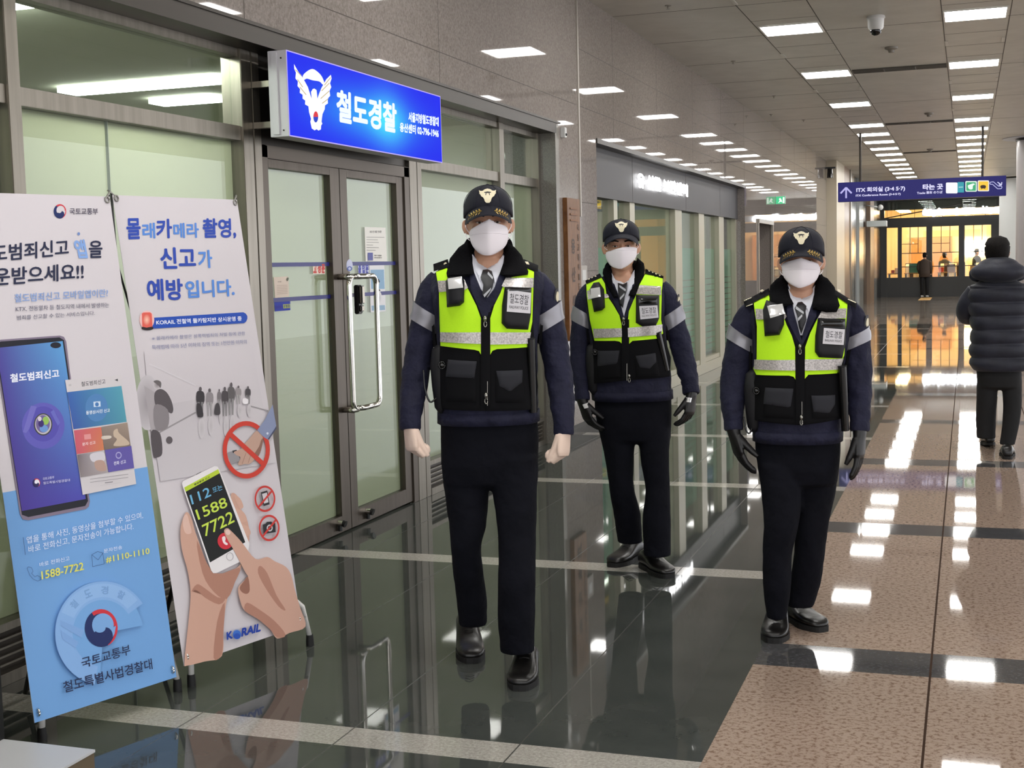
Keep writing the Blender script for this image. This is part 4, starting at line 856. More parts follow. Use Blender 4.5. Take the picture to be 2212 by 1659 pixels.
m_ = MB(); m_.box((-2.9, YE+0.08, 0.74), (1.0, YE+0.085, 3.6)); struct('window_11', m_, GLASS)
m_ = MB(); m_.box((-3.6, YE+5, 0), (6, YE+5.1, CZ), 0); m_.box((-3.6, YE+0.3, 0), (-3.5, YE+5, CZ), 0); m_.box((6, YE+0.3, 0), (6.1, YE+5, CZ), 0)
m_.box((-2.2, YE+4.6, 0), (-0.6, YE+4.98, 2.3), 1); m_.box((0.9, YE+4.6, 0), (2.2, YE+4.98, 2.6), 1)
struct('wall_far_shop', m_, [mat('warm_wall', (240, 214, 168), 0.7), mat('warm_wood', (196, 140, 84), 0.5)])
m_ = MB()
for y in (YE+1, YE+2.4, YE+3.8):
    for x in (-2.4, -1.2, 0.0, 1.2): m_.box((x-0.22, y-0.22, 3.3), (x+0.22, y+0.22, 3.34))
m_.box((-0.2, YE+4.9, 1.55), (1.5, YE+4.95, 2.1)); struct('ceiling_far_lamps', m_, WARM)
# lit sign above it: rounded channel letters
t = thing('far_shop_sign', 'row of round white glowing letters above the far shop doors', 'sign', (-0.2, YE-0.1, 3.0))
m_ = MB(); random.seed(3)
x = -1.52
while x < 1.35:
    r = random.choice((0.085, 0.1, 0.12)); zc = 3.13+random.uniform(-0.02, 0.03)
    m_.tube([(x, YE-0.1, zc), (x, YE-0.06, zc)], [r, r], n=20)
    if random.random() < 0.5: m_.box((x-0.03, YE-0.1, zc), (x+0.03, YE-0.06, zc+0.16))
    x += r*1.55
obj('letters', m_, mat('white_glow', (255, 255, 255), 0.5, emit=12, ecol=(245, 250, 255)), t)
m_ = MB(); m_.box((-1.62, YE-0.06, 3.02), (2.2, YE-0.03, 3.26)); obj('backing', m_, mat('sign_backing', (170, 174, 176), 0.4), t)
# goods in the far shop
def table(x, y, w_, lb, items):
    t = thing('display_table', lb, 'table', (x, y, 0)); m_ = MB(); m_.box((x-w_/2, y-0.35, 0.86), (x+w_/2, y+0.35, 0.9)); obj('table_top', m_, mat('warm_wood', (196, 140, 84), 0.5), t)
    for dx in (-1, 1):
        for dy in (-1, 1): g = MB(); g.box((x+dx*(w_/2-0.05)-0.02, y+dy*0.3-0.02, 0), (x+dx*(w_/2-0.05)+0.02, y+dy*0.3+0.02, 0.86)); obj('leg', g, BLACKM, t)
table(-2.65, YE+0.9, 0.5, 'small wooden display table behind the leftmost far shop window', 1); table(-1.9, YE+1.1, 0.8, 'wooden display table with a teal parcel behind the second far shop window', 1); table(-0.75, YE+1.3, 0.7, 'wooden display table behind the third far shop window', 1); table(0.45, YE+1.0, 0.7, 'wooden display table behind the fourth far shop window', 1)
random.seed(9)
for k, (x, y, z, c, s) in enumerate(((-2.72, YE+0.85, 0.9, (170, 60, 50), .12), (-2.55, YE+0.95, 0.9, (235, 220, 200), .2), (-1.95, YE+1.0, 0.9, (60, 135, 125), .34), (-1.63, YE+1.1, 0.9, (240, 225, 200), .28), (-0.95, YE+1.3, 0.9, (200, 80, 60), .18), (-0.6, YE+1.3, 0.9, (120, 90, 70), .3), (0.2, YE+1.0, 0.9, (225, 190, 140), .22), (0.5, YE+1.05, 0.9, (90, 70, 60), .2))):
    lbs = ['small red box', 'cream box', 'teal parcel', 'large cream box', 'red box', 'brown bundle', 'tan box', 'dark brown box']
    m_ = MB(); m_.cbox((x, y, z+s/2), (s, s*.7, s)); tagp(recenter(obj('parcel', m_, mat('goods_%d' % k, c, 0.6), bevel=0.01)), lbs[k]+' on a display table inside the far shop', 'box')
def rack(x, y, lb, cols_):
    t = thing('clothes_rack', lb, 'clothes rack', (x, y, 0)); m_ = MB(); m_.cyl((x-0.45, y, 1.25), (x+0.45, y, 1.25), 0.012)
    for s in (-.45, .45): m_.cyl((x+s, y, 0), (x+s, y, 1.25), 0.012)
    obj('rail', m_, BLACKM, t)
    for k in range(6):
        m_ = MB(); xx = x-0.38+k*0.15; m_.loft([[(xx-a, y-b_, z), (xx+a, y-b_, z), (xx+a, y+b_, z), (xx-a, y+b_, z)] for a, b_, z in ((.06, .06, 1.22), (.07, .2, 1.12), (.06, .2, 0.75), (.07, .23, 0.45))]); obj('garment', m_, mat('cloth_%d' % (k % 3), cols_[k % 3], 0.8), t)
rack(-1.85, YE+2.05, 'rack of pale garments behind the second far shop window', [(225, 200, 160), (70, 50, 42), (235, 215, 185)]); rack(-0.55, YE+2.15, 'rack of garments behind the third far shop window', [(225, 200, 160), (70, 50, 42), (235, 215, 185)]); rack(0.75, YE+2.1, 'rack of garments behind the rightmost far shop window', [(225, 200, 160), (70, 50, 42), (235, 215, 185)])
# small projecting lamp box on the far left wall
t = thing('wall_canopy', 'pale grey canopy box jutting from the dark wall left of the far shop', 'canopy', (-2.8, 43.9, 2.38)); m_ = MB(); m_.box((-3.05, 43.6, 2.50), (-2.45, 44.3, 2.68)); obj('canopy_box', m_, mat('canopy_grey', (170, 175, 172), 0.3), t)
t = thing('globe_camera', 'small white globe camera on the far left wall above the canopy', 'camera', (-2.62, 44.2, 3.1)); m_ = MB(); m_.ball((-2.66, 44.2, 3.12), 0.09); m_.cyl((-2.66, 44.2, 3.12), (-3.1, 44.2, 3.2), 0.02); obj('globe', m_, WHITE, t, smooth=True)
# ================================================================== people
SKIN = mat('skin', (196, 150, 124), 0.5, 0, 0.4); SKIN2 = mat('skin_lips', (150, 106, 86), 0.5)
EYEW = mat('eye_white', (210, 205, 198), 0.2); EYEB = mat('eye_dark', (22, 14, 10), 0.1); HAIR = noisy(mat('black_hair', (18, 15, 14), 0.8, 0, 0.2), 200, (10, 9, 9), (30, 26, 24), stretch=(1, 1, .2), bump=0.4)
NAVY = noisy(mat('navy_jacket', (30, 31, 50), 0.75, 0, 0.25, sheen=0.02), 14, (24, 25, 44), (31, 32, 54), bump=1.0, bscale=11, bdist=0.025)
TROU = noisy(mat('dark_trousers', (14, 15, 22), 0.9, 0, 0.15), 8, (11, 12, 19), (15, 16, 24), bump=0.9, bscale=9, bdist=0.02)
FUR = noisy(mat('fur_collar', (12, 12, 15), 0.95, 0, 0.1), 260, (8, 8, 10), (20, 20, 24), bump=0.9)
VESTB = mat('vest_black', (12, 12, 15), 0.85, 0, 0.15); POUCH = mat('pouch_black', (20, 20, 24), 0.6, 0, 0.35); FLAP = mat('pocket_flap', (32, 33, 40), 0.85)
LIME = noisy(mat('lime_mesh', (196, 252, 40), 0.7, 0, 0.2, emit=0.0), 900, (186, 244, 30), (202, 255, 48), bump=0.2, bscale=700)
REFL = noisy(mat('reflective_band', (176, 170, 168), 0.3, 0.25), 160, (150, 145, 143), (200, 195, 192), detail=3)
REFL2 = mat('reflective_patch', (222, 222, 222), 0.15, 0.3); SLREF = mat('sleeve_reflective', (142, 141, 148), 0.35, 0.3)
CAPM = noisy(mat('cap_navy', (22, 23, 34), 0.75, 0, 0.3), 300, (20, 21, 31), (27, 28, 40), bump=0.15)
MASKM = mat('mask_white', (232, 226, 232), 0.75); SHIRT = mat('shirt_white', (214, 216, 226), 0.7); TIE = mat('tie_black', (20, 20, 26), 0.5); TIES = mat('tie_stripe', (170, 172, 178), 0.5)
LEATH = noisy(mat('black_leather', (15, 14, 14), 0.33, 0, 0.45), 20, (13, 12, 12), (24, 22, 21), bump=0.15); SOLE = mat('shoe_sole', (14, 13, 13), 0.7)
GLW = mat('white_glove', (226, 202, 186), 0.8); GLB = mat('black_glove', (18, 17, 18), 0.4, 0, 0.4); ZIP = mat('zip_metal', (150, 148, 142), 0.25, 0.9)
GOLD = mat('gold_thread', (190, 158, 70), 0.4, 0.3); CREAM = mat('emblem_cream', (222, 212, 182), 0.5); LABEL = mat('name_patch', (205, 203, 208), 0.45); INKB = mat('ink_black', (35, 33, 40), 0.6); PLAST = mat('black_plastic', (14, 14, 14), 0.15)
def lerp(a, b, t): return a+(b-a)*t
def interp(tab, z):
    """tab: rows sorted by falling first value"""
    if z >= tab[0][0]: return tab[0][1:]
    for i in range(len(tab)-1):
        if tab[i+1][0] <= z <= tab[i][0]:
            t = (tab[i][0]-z)/max(1e-6, tab[i][0]-tab[i+1][0]); return [lerp(a, b, t) for a, b in zip(tab[i][1:], tab[i+1][1:])]
    return tab[-1][1:]
def crom(P, n):
    P = [Vector(p) for p in P]; out = []
    for i in range(len(P)-1):
        p0 = P[max(i-1, 0)]; p1 = P[i]; p2 = P[i+1]; p3 = P[min(i+2, len(P)-1)]
        for k in range(n):
            t = k/n; out.append(0.5*((2*p1)+(-p0+p2)*t+(2*p0-5*p1+4*p2-p3)*t*t+(-p0+3*p1-3*p2+p3)*t**3))
    return out+[P[-1]]
class Fig:
    def __init__(s, label, loc, rotz, group=None):
        s.t = thing('person', label, 'person', (loc[0], loc[1], 0), rotz, group); s.Wi = W[s.t.name].inverted(); s.o = s.Wi@O; s.R3 = s.Wi.to_3x3()
    def pt(s, px, py, y=0.0): d = s.R3@ray(px, py); return s.o+d*((y-s.o.y)/d.y)
    def fl(s, px, py, z=0.0): return s.Wi@atz(px, py, z)
    def part(s, name, mb, m, label=None, parent=None, **k): return obj(name, mb, m, parent or s.t, label, local=True, **k)
    # ---- torso surface
    def torso(s, rows, n=2.5):
        s.n = n; s.tab = []
        for py, xl, xr, yf, yb in rows:
            a, b = s.pt(xl, py), s.pt(xr, py); s.tab.append(((a.z+b.z)/2, (a.x+b.x)/2, abs(b.x-a.x)/2, yf, yb))
        s.tab.sort(key=lambda r: -r[0])
    def front(s, x, z, off=0.0):
        cx, w_, yf, yb = interp(s.tab, z); u = min(0.985, abs(x-cx)/(w_+off))
        return yf*0 + (yf-off)*(1-u**s.n)**(1/s.n)
    def tr(s, px, py, off=0.015):
        y = -0.12
        for _ in range(4): p = s.pt(px, py, y); y = lerp(y, s.front(p.x, p.z, off), 0.7)
        return (p.x, p.z)
    def ring(s, z, off, n=44, a0=0.0, a1=2*pi):
        cx, w_, yf, yb = interp(s.tab, z); out = []
        for k in range(n):
            a = a0+(a1-a0)*k/(n if a1-a0 > 6.2 else n-1); c, q = cos(a), sin(a)
            X = math.copysign(abs(c)**(2/s.n), c)*(w_+off); Yd = math.copysign(abs(q)**(2/s.n), q); out.append(Vector((cx+X, Yd*((yb+off) if q > 0 else -(yf-off)), z)))
        return out
    def drape(s, name, poly, off, th, m, label=None, puff=0.0, rr=0.012, g=0.02, surf=None, raw=False, parent=None, smooth=True, tilt=None, mb=None, mi=0):
        """a cloth piece: outline in pixels laid on the curved front"""
        P = [tuple(p) for p in poly] if raw else [s.tr(*p, off) for p in poly]
        f = surf or (lambda x, z: s.front(x, z, off))
        b = bmesh.new(); b.faces.new([b.verts.new((x, z, 0)) for x, z in P])
        x0, x1 = min(p[0] for p in P), max(p[0] for p in P); z0, z1 = min(p[1] for p in P), max(p[1] for p in P)
        if puff: g = min(g, 0.011)
        def cuts(a, b_, nrm):
            k = int((b_-a)/g)
            for i in range(1, k+1):
                q = a+(b_-a)*i/(k+1)
                bmesh.ops.bisect_plane(b, geom=b.verts[:]+b.edges[:]+b.faces[:], plane_co=(q, q, 0), plane_no=nrm)
        cuts(x0, x1, (1, 0, 0)); cuts(z0, z1, (0, 1, 0))
        bmesh.ops.triangulate(b, faces=b.faces); b.verts.index_update()
        V = [(v.co.x, v.co.y) for v in b.verts]; F = [[v.index for v in fc.verts] for fc in b.faces]; E = [[v.index for v in e.verts] for e in b.edges if e.is_boundary]; b.free()
        def dist(x, z):
            d = 9
            for i in range(len(P)):
                ax, az = P[i-1]; bx, bz = P[i]; vx, vz = bx-ax, bz-az; l = vx*vx+vz*vz or 1e-9
                t = max(0, min(1, ((x-ax)*vx+(z-az)*vz)/l)); d = min(d, math.hypot(x-ax-vx*t, z-az-vz*t))
            return d
        fr = []; bk = []
        for x, z in V:
            y = f(x, z); e = 0.0
            if puff: q = min(1, dist(x, z)/rr); e = puff*(1-(1-q)**2)**0.5
            fr.append(Vector((x, y-e, z))); bk.append(Vector((x, y+th, z)))
        out = mb or MB(); n = len(V)
        out.add(fr+bk, F+[[i+n for i in fc[::-1]] for fc in F]+[(a, c, c+n, a+n) for a, c in E], mi)
        if mb is not None: return out
        return s.part(name, out, m, label, parent, smooth=smooth, angle=0.9)
    def text(s, txt, bl, br, tl, off, m, name='lettering', bold=0.03, parent=None):
        vs, fs = glyphs(txt, bold); x0 = min(p[0] for p in vs); x1 = max(p[0] for p in vs); y0 = min(p[1] for p in vs); y1 = max(p[1] for p in vs)
        A, B, T = [Vector(s.tr(*p, off)) for p in (bl, br, tl)]; mb = MB()
        V = [A+(B-A)*((p[0]-x0)/(x1-x0))+(T-A)*((p[1]-y0)/(y1-y0)) for p in vs]
        y = s.front(A.x*.5+B.x*.5, A.y, off); mb.add([Vector((v.x, s.front(v.x, v.y, off), v.y)) for v in V], fs); return s.part(name, mb, m, parent=parent)
    # ---- limbs
    def sleeve(s, rows, m, band=None, name='sleeve', wr=0.03, seed=0, squash=1.0, cuff=True):
        """rows: (px, py, half width in px, depth y)"""
        P = [s.pt(r[0], r[1], r[3]) for r in rows]; R = [(s.pt(r[0]+r[2], r[1], r[3])-p).length for r, p in zip(rows, P)]
        C = crom(P, 9); RR = [v.x for v in crom([Vector((r, 0, 0)) for r in R], 9)]; s.arm = (P, R)
        path = []; rings = []; n = 32; L_ = len(C)
        for i, p in enumerate(C):
            t = (C[min(i+1, L_-1)]-C[max(i-1, 0)]).normalized(); a = Vector((1, 0, 0)); a = (a-t*a.dot(t)).normalized(); b_ = t.cross(a); ring = []
            for k in range(n):
                an = 2*pi*k/n; wv_ = noise.noise(Vector((cos(an)*1.6+seed*7, sin(an)*1.6, i*0.3)))*wr + 0.6*wr*sin(i*.75+1.3*sin(an+seed))*(0.5+0.5*noise.noise(Vector((seed, i*0.11, 3))))
                f_ = noise.noise(Vector((cos(an)*1.1+seed*5, sin(an)*1.1, i*0.27+sin(an+seed)*.5))); wv_ = wv_*.35+wr*(.9*f_-.85*max(0, 1-abs(f_)*5)**2)*(.35+.65*min(1, max(0, (i-12)/14)))
                r = RR[i]*(1+wv_); ring.append(p+a*cos(an)*r+b_*sin(an)*r*squash)
            rings.append(ring)
        mb = MB(); mb.loft(rings); o = s.part(name, mb, m, smooth=True)
        if band:
            i0, i1, sk = band; bm_ = MB(); rg = []
            for i in range(i0*1, i1+1): rg.append([C[i]+(q-C[i])*1.045+Vector((0, 0, sk*(q.x-C[i].x))) for q in rings[i]])
            for ring in rg: ring.append(ring[0])
            bm_.loft([r[:-1] for r in rg], caps=(False, False)); inner = [[C[i]+(q-C[i])*0.97+Vector((0, 0, sk*(q.x-C[i].x))) for q in rings[i]] for i in range(i0, i1+1)]
            bm_.loft([rg[0][:-1], inner[0]], caps=(False, False)); bm_.loft([rg[-1][:-1], inner[-1]], caps=(False, False)); s.part('reflective_armband', bm_, SLREF, parent=o, smooth=True)
        return o, C, RR
    def trousers(s, waist, crotch, legs, m, name='trousers', voxel=0.008, depth=0.95):
        mb = MB(); rg = []
        W_ = list(waist); l_ = W_[-1]; W_.append((l_[0]+(l_[0]-W_[-2][0])*.35, l_[1]+(l_[2]-l_[1])*.22, l_[2]-(l_[2]-l_[1])*.22, -.045, .05))
        for py, xl, xr, yf, yb in W_:
            a, b = s.pt(xl, py), s.pt(xr, py); cx = (a.x+b.x)/2; w_ = abs(b.x-a.x)/2; ring = []
            for k in range(36):
                an = 2*pi*k/36; c, q = cos(an), sin(an); ring.append(Vector((cx+math.copysign(abs(c)**0.8, c)*w_, math.copysign(abs(q)**0.8, q)*(yb if q > 0 else -yf), a.z)))
            rg.append(ring)
        mb.loft(rg)
        for leg in legs:
            rg = []; K = []
            for py, xl, xr, y in leg: a, b = s.pt(xl, py, y), s.pt(xr, py, y); K.append(Vector(((a.x+b.x)/2, y, a.z))); K.append(Vector((abs(b.x-a.x)/2, 0, 0)))
            C = crom(K[::2], 9); R_ = [v.x for v in crom(K[1::2], 9)]
            for i, (c, r) in enumerate(zip(C, R_)):
                ring = []
                for k in range(28):
                    an = 2*pi*k/28; f_ = noise.noise(Vector((cos(an)*1.2+c.x*9, sin(an)*1.2, c.z*8+cos(an)*.6))); wv_ = 1+0.03*f_-.045*max(0, 1-abs(f_)*5)**2
                    ring.append(Vector((c.x+cos(an)*r*wv_, c.y+sin(an)*r*depth*wv_, c.z)))
                rg.append(ring)
            mb.loft(rg)
        return s.part(name, fuse(mb, voxel, 3), m, smooth=True)
    def shoe(s, toe, ang, L_=0.30, pitch=0.0, lift=0.0, m=None, sc=1.22):
        """toe: floor point under the toe tip (local); ang: heading, 0 = straight ahead (-y)"""
        d = Vector((sin(ang), -cos(ang), 0)); sd = Vector((cos(ang), sin(ang), 0)); heel = Vector((toe[0], toe[1], 0))-d*L_
        def P(t, w_, z):
            zz = z+max(0, (0.72-t))*L_*math.tan(pitch); return heel+d*(t*L_)+sd*w_+Vector((0, 0, zz+lift))
        up = MB(); rg = []
        for t, hw, h in ((0.02, .022, .055), (0.06, .030, .075), (.14, .034, .088), (.28, .036, .094), (.38, .038, .086), (.5, .041, .068), (.6, .044, .056), (.72, .046, .050), (.84, .043, .047), (.93, .034, .041), (.985, .018, .030)):
            ring = []
            for k in range(20):
                a = 2*pi*k/20; c, q = cos(a), sin(a); ring.append(P(t, sc*math.copysign(abs(c)**.75, c)*hw, 0.018+(h*1.12-0.018)*(0.5+0.5*math.copysign(abs(q)**.8, q))))
            rg.append(ring)
        up.loft(rg); o = s.part('shoe', up, m or LEATH, smooth=True, sub=1)
        so = MB(); lo = []; hi = []
        for z, pts in ((0.0, lo), (0.022, hi)):
            for k in range(32):
                a = 2*pi*k/32; t = 0.5-0.5*cos(a); w_ = (0.036+0.013*math.exp(-((t-.72)/.22)**2)-0.006*math.exp(-((t-.42)/.12)**2))*abs(sin(a))**.45; pts.append(P(t, sc*math.copysign(w_, sin(a)), z))
        so.loft([lo, hi]); s.part('sole', so, SOLE, parent=o)
        la = MB()
        for k in range(3): t = .40+k*.06; la.tube([P(t, -.018, .099-k*.011), P(t+.01, 0, .106-k*.012), P(t, .018, .099-k*.011)], .0022, n=6)
        s.part('laces', la, SOLE, parent=o, smooth=True)
        return o
    def hand(s, wrist, d, wide, curl, m, name='glove', sc=1.0, spread=0.04, thumb=(0.75, 0.45, 0.45), tcurl=0.2, tag=None, cuff=0.027, grow=1.0):
        d = Vector(d).normalized(); w_ = Vector(wide); w_ = (w_-d*w_.dot(d)).normalized(); pn = s.pn
        pn = (Vector(pn)-d*Vector(pn).dot(d)-w_*Vector(pn).dot(w_)).normalized(); wr = Vector(wrist); mb = MB(); rg = []
        for t, a, b in ((-0.035, cuff, cuff*.8), (0.0, .030, .022), (.025, .036, .019), (.055, .041, .017), (.08, .042, .015), (.094, .037, .011)):
            rg.append([wr+d*t*sc+w_*cos(k*pi/10)*a*sc*grow+pn*sin(k*pi/10)*b*sc*grow for k in range(20)])
        mb.loft(rg)
        for i, (L3, r) in enumerate((((.042, .026, .020), .0095), ((.047, .030, .021), .0098), ((.043, .028, .020), .0093), ((.033, .021, .018), .0082))):
            p = wr+d*.082*sc+w_*(.030-.0203*i)*sc+pn*0.0; ang = 0; pts = [p-d*.02*sc, p]; rad_ = [r*1.1*sc*grow, r*1.08*sc*grow]; sp = (1.5-i)*spread
            for l, c in zip(L3, curl):
                ang += c*(1+0.06*i); dd = (d*cos(ang)+pn*sin(ang)+w_*sp*cos(ang)).normalized(); p = p+dd*l*sc
                pts += [p-dd*l*.5*sc, p]; rad_ += [r*sc*grow, r*.96*sc*grow]
            rad_[-1] = r*.62*sc; pts.append(p+dd*r*.5*sc); rad_.append(r*.25*sc); mb.tube(pts, rad_, n=10)
        td = (d*thumb[0]+w_*thumb[1]+pn*thumb[2]).normalized(); p = wr+d*.022*sc+w_*.022*sc+pn*.004; pts = [p]; rad_ = [.0165*sc*grow]
        for k, l in enumerate((.046, .032, .026)):
            td2 = (td*cos(tcurl*k)+(d*0.8+pn*.6).normalized()*sin(tcurl*k)).normalized(); p = p+td2*l*sc; pts.append(p); rad_.append((.0125, .011, .007)[k]*sc*grow)
        mb.tube(pts, rad_, n=12)
        o = s.part(name, fuse(mb, .0028, 2), m, smooth=True)
        if tag:
            g = MB(); qs = [-.75+.15*i for i in range(11)]; f_ = lambda e, a, b: [wr+d*e+w_*cos(q)*a*grow+pn*sin(q)*b*grow for q in qs]; g.loft([f_(.012, .0345, .025)+f_(.012, .031, .022)[::-1], f_(.034, .0385, .022)+f_(.034, .035, .019)[::-1]])
            s.part('glove_strap', g, tag, parent=o, smooth=True, angle=.6)
        return o
    # ---- head
    def head(s, c, h=0.235, skin=SKIN, wide=1.0):
        """c: centre of the skull (local), returns primitive shapes in a builder"""
        s.hc = Vector(c); s.hh = h; k = h/0.235; mb = MB(); rg = []; zb = c[2]-h*0.5
        s.hz = lambda t: zb+h*t
        for t, hw, yf, yb in ((0.0, .020, -.070, -.02), (.03, .034, -.084, .0), (.08, .046, -.090, .02), (.17, .058, -.091, .04), (.30, .067, -.089, .068), (.42, .072, -.087, .088), (.50, .0735, -.083, .094), (.58, .075, -.088, .098), (.68, .0765, -.090, .101), (.80, .075, -.082, .099), (.90, .063, -.062, .080), (.97, .04, -.035, .05), (1.0, .018, -.012, .02)):
            ring = []
            for q in range(32):
                a = 2*pi*q/32; cx, sy = cos(a), sin(a); ring.append(Vector((c[0]+math.copysign(abs(cx)**.92, cx)*hw*k*wide, c[1]+math.copysign(abs(sy)**.92, sy)*(yb if sy > 0 else -yf)*k, zb+h*t)))
            rg.append(ring)
        mb.loft(rg)
        H = lambda x, y, t: Vector((c[0]+x*k, c[1]+y*k, zb+h*t))
        mb.tube([H(0, -.083, .56), H(0, -.095, .46), H(0, -.102, .37), H(0, -.092, .335)], [.006*k, .008*k, .012*k, .009*k], n=10)
        for sx in (-1, 1):
            mb.tube([H(sx*.012, -.086, .585), H(sx*.034, -.086, .60), H(sx*.056, -.07, .585)], [.006*k, .0075*k, .005*k], n=8)   # brow
            mb.ball(H(sx*.013, -.099, .365), .009*k, n=8, m=6)
            mb.tube([H(sx*.076, .0, .545), H(sx*.086, .008, .53), H(sx*.089, .012, .46), H(sx*.082, .006, .375), H(sx*.074, .0, .36)], [.008*k, .0095*k, .0095*k, .009*k, .006*k], n=10)  # ear
            mb.ball(H(sx*.079, .008, .45), (.007*k, .014*k, .022*k), n=8, m=6)
            mb.ball(H(sx*.045, -.06, .36), .024*k, n=10, m=8)      # cheek
        mb.tube([H(-.024, -.086, .21), H(0, -.094, .215), H(.024, -.086, .21)], [.004*k, .0065*k, .004*k], n=8)
        mb.tube([H(-.020, -.084, .175), H(0, -.092, .17), H(.020, -.084, .175)], [.004*k, .007*k, .004*k], n=8)
        return mb, H
    def eyes(s, body, H, k=1.0, openr=0.5):
        e = MB()
        for sx in (-1, 1):
            e.ball(H(sx*.032, -.0795, .505), (.0118*k, .007*k, .0038*k), 0, 12, 8); e.ball(H(sx*.032, -.0845, .505), (.0050*k, .0040*k, .0040*k), 1, 10, 6)
        s.part('eyes', e, [EYEW, EYEB], parent=body, smooth=True)
        b = MB()
        for sx in (-1, 1): b.tube([H(sx*.014, -.0925, .60), H(sx*.034, -.0935, .625), H(sx*.055, -.080, .605)], [(.003*k, .002*k), (.0042*k, .0025*k), (.002*k, .0015*k)], n=8)
        s.part('eyebrows', b, HAIR, parent=body, smooth=True)
        b = MB()
        for sx in (-1, 1): b.tube([H(sx*.018, -.0865, .515), H(sx*.032, -.0895, .532), H(sx*.047, -.084, .518)], .0022*k, n=6)
        s.part('eyelids', b, SKIN2, parent=body, smooth=True)
    def hair(s, t0=0.40, t1=1.0, frontcut=-0.035, grow=1.05, full=False, name='hair'):
        c = s.hc; k = s.hh/0.235; zb = c.z-s.hh*.5; rg = []
        tab = ((0.30, .066, -.089, .068), (.42, .072, -.087, .088), (.58, .0755, -.088, .098), (.68, .077, -.090, .101), (.80, .075, -.082, .099), (.90, .063, -.062, .080), (.97, .04, -.035, .05), (1.0, .018, -.012, .02))
        mb = MB(); T = [t0+(t1-t0)*i/10 for i in range(11)]
        for j, t in enumerate(T):
            r = interp([(-a[0],)+a[1:] for a in tab], -t); hw, yf, yb = r; out = []; inn = []
            ang = [(-0.08 if not full or t < .7 else -0.5)*pi + (1+(0.16 if not full or t < .7 else 1.0))*pi*i/26 for i in range(27)]
            for a in ang:
                cx, sy = cos(a), sin(a); g = grow*(1+.012*noise.noise(Vector((cx*4, sy*4, t*12))))
                X, Y = cx*hw*k, sy*(yb if sy > 0 else -yf)*k
                out.append(Vector((c.x+X*g, c.y+Y*g, zb+s.hh*t+(.012*k if t > .85 else 0)))); inn.append(Vector((c.x+X*.97, c.y+Y*.97, zb+s.hh*t)))
            rg.append(out+inn[::-1])
        mb.loft(rg); return s.part(name, mb, HAIR, smooth=True)
    def cap(s, wcap=.0875, zr=0.70, top=1.07, visor=True, leaves=True, droop=0.0, tilt=0.0):
        c = s.hc; k = s.hh/0.235; zb = c.z-s.hh*.5; z0 = zb+s.hh*zr; z1 = zb+s.hh*top; hgt = z1-z0; n = 40
        s.cz0, s.cz1 = z0, z1
        def prof(q): f = max(0.0, 1-q**2.35)**(1/2.05); return wcap*k*f*(1+.02*sin(q*pi)), -(.104*k)*f*(1+.05*sin(q*pi)), .104*k*f
        s.cprof = prof; rg = []
        for i in range(15):
            q = min(0.999, (i/14)**.8); w_, yf, yb = prof(q); ring = []
            for j in range(n):
                a = 2*pi*j/n; cx, sy = cos(a), sin(a); dz = -.026*k*(1-q)**2*min(1, max(0, (sy+.85)/.7))
                ring.append(Vector((c.x+cx*w_*(1+.03*(1-q)), c.y+sy*(yb if sy > 0 else -yf), z0+hgt*q+dz-tilt*(cx))))
            rg.append(ring)
        bot = [Vector((p.x*.97+c.x*.03, p.y*.97+c.y*.03, p.z)) for p in rg[0]]; ins = [Vector((c.x, c.y, z0+hgt*.45))]*0
        mb = MB(); mb.loft([bot]+rg); o = s.part('cap', mb, CAPM, smooth=True)
        sm = MB()
        for ph in (0, pi/3, 2*pi/3):
            pts = []
            for i in range(25):
                aa = pi*i/24; q = max(0.0, sin(aa))**.9; w_, yf, yb = prof(min(.999, q)); cx = cos(aa)*1; X = (1 if aa < pi/2 else -1)
                dx, dy = cos(ph)*X, sin(ph)*X; pts.append(Vector((c.x+dx*w_*1.004, c.y+dy*(yb if dy > 0 else -yf)*1.004, z0+hgt*q+.0005)))
            sm.tube(pts, .0011, n=6)
        s.part('cap_seam', sm, CAPM, parent=o, smooth=True)
        bt = MB(); bt.ball((c.x, c.y, z1), (.007, .007, .004)); s.part('cap_button', bt, CAPM, parent=o, smooth=True)
        if visor:
            U, Vn = 20, 8; top_ = []; bo = []
            def vp(u, v, dz=0):
                ph = u*rad(66); w_, yf, _ = prof(0.0); bx, by = sin(ph)*w_, cos(ph)*yf; ext = .062*k*max(0, cos(u*pi/2))**.55
                return Vector((c.x+bx*(1+.06*v), c.y+by-ext*v, z0+.013*k*cos(u*pi/2)-v*(.034+droop)*k*cos(u*pi/2)**.5-(abs(u)**2.0)*.046*k*(0.45+.55*v)+dz))
            s.vp = vp
            for dz, L_ in ((0, top_), (-.004, bo)):
                for i in range(U+1):
                    for j in range(Vn+1): L_.append(vp(-1+2*i/U, j/Vn, dz))
            K = (U+1)*(Vn+1); fs = []
            for i in range(U):
                for j in range(Vn): a = i*(Vn+1)+j; fs += [(a, a+1, a+Vn+2, a+Vn+1), (K+a, K+a+Vn+1, K+a+Vn+2, K+a+1)]
            for i in range(U): a = i*(Vn+1)+Vn; fs.append((a, K+a, K+a+Vn+1, a+Vn+1)); a = i*(Vn+1); fs.append((a, a+Vn+1, K+a+Vn+1, K+a))
            mb = MB(); mb.add(top_+bo, fs); vo = s.part('visor', mb, CAPM, smooth=True, angle=.9)
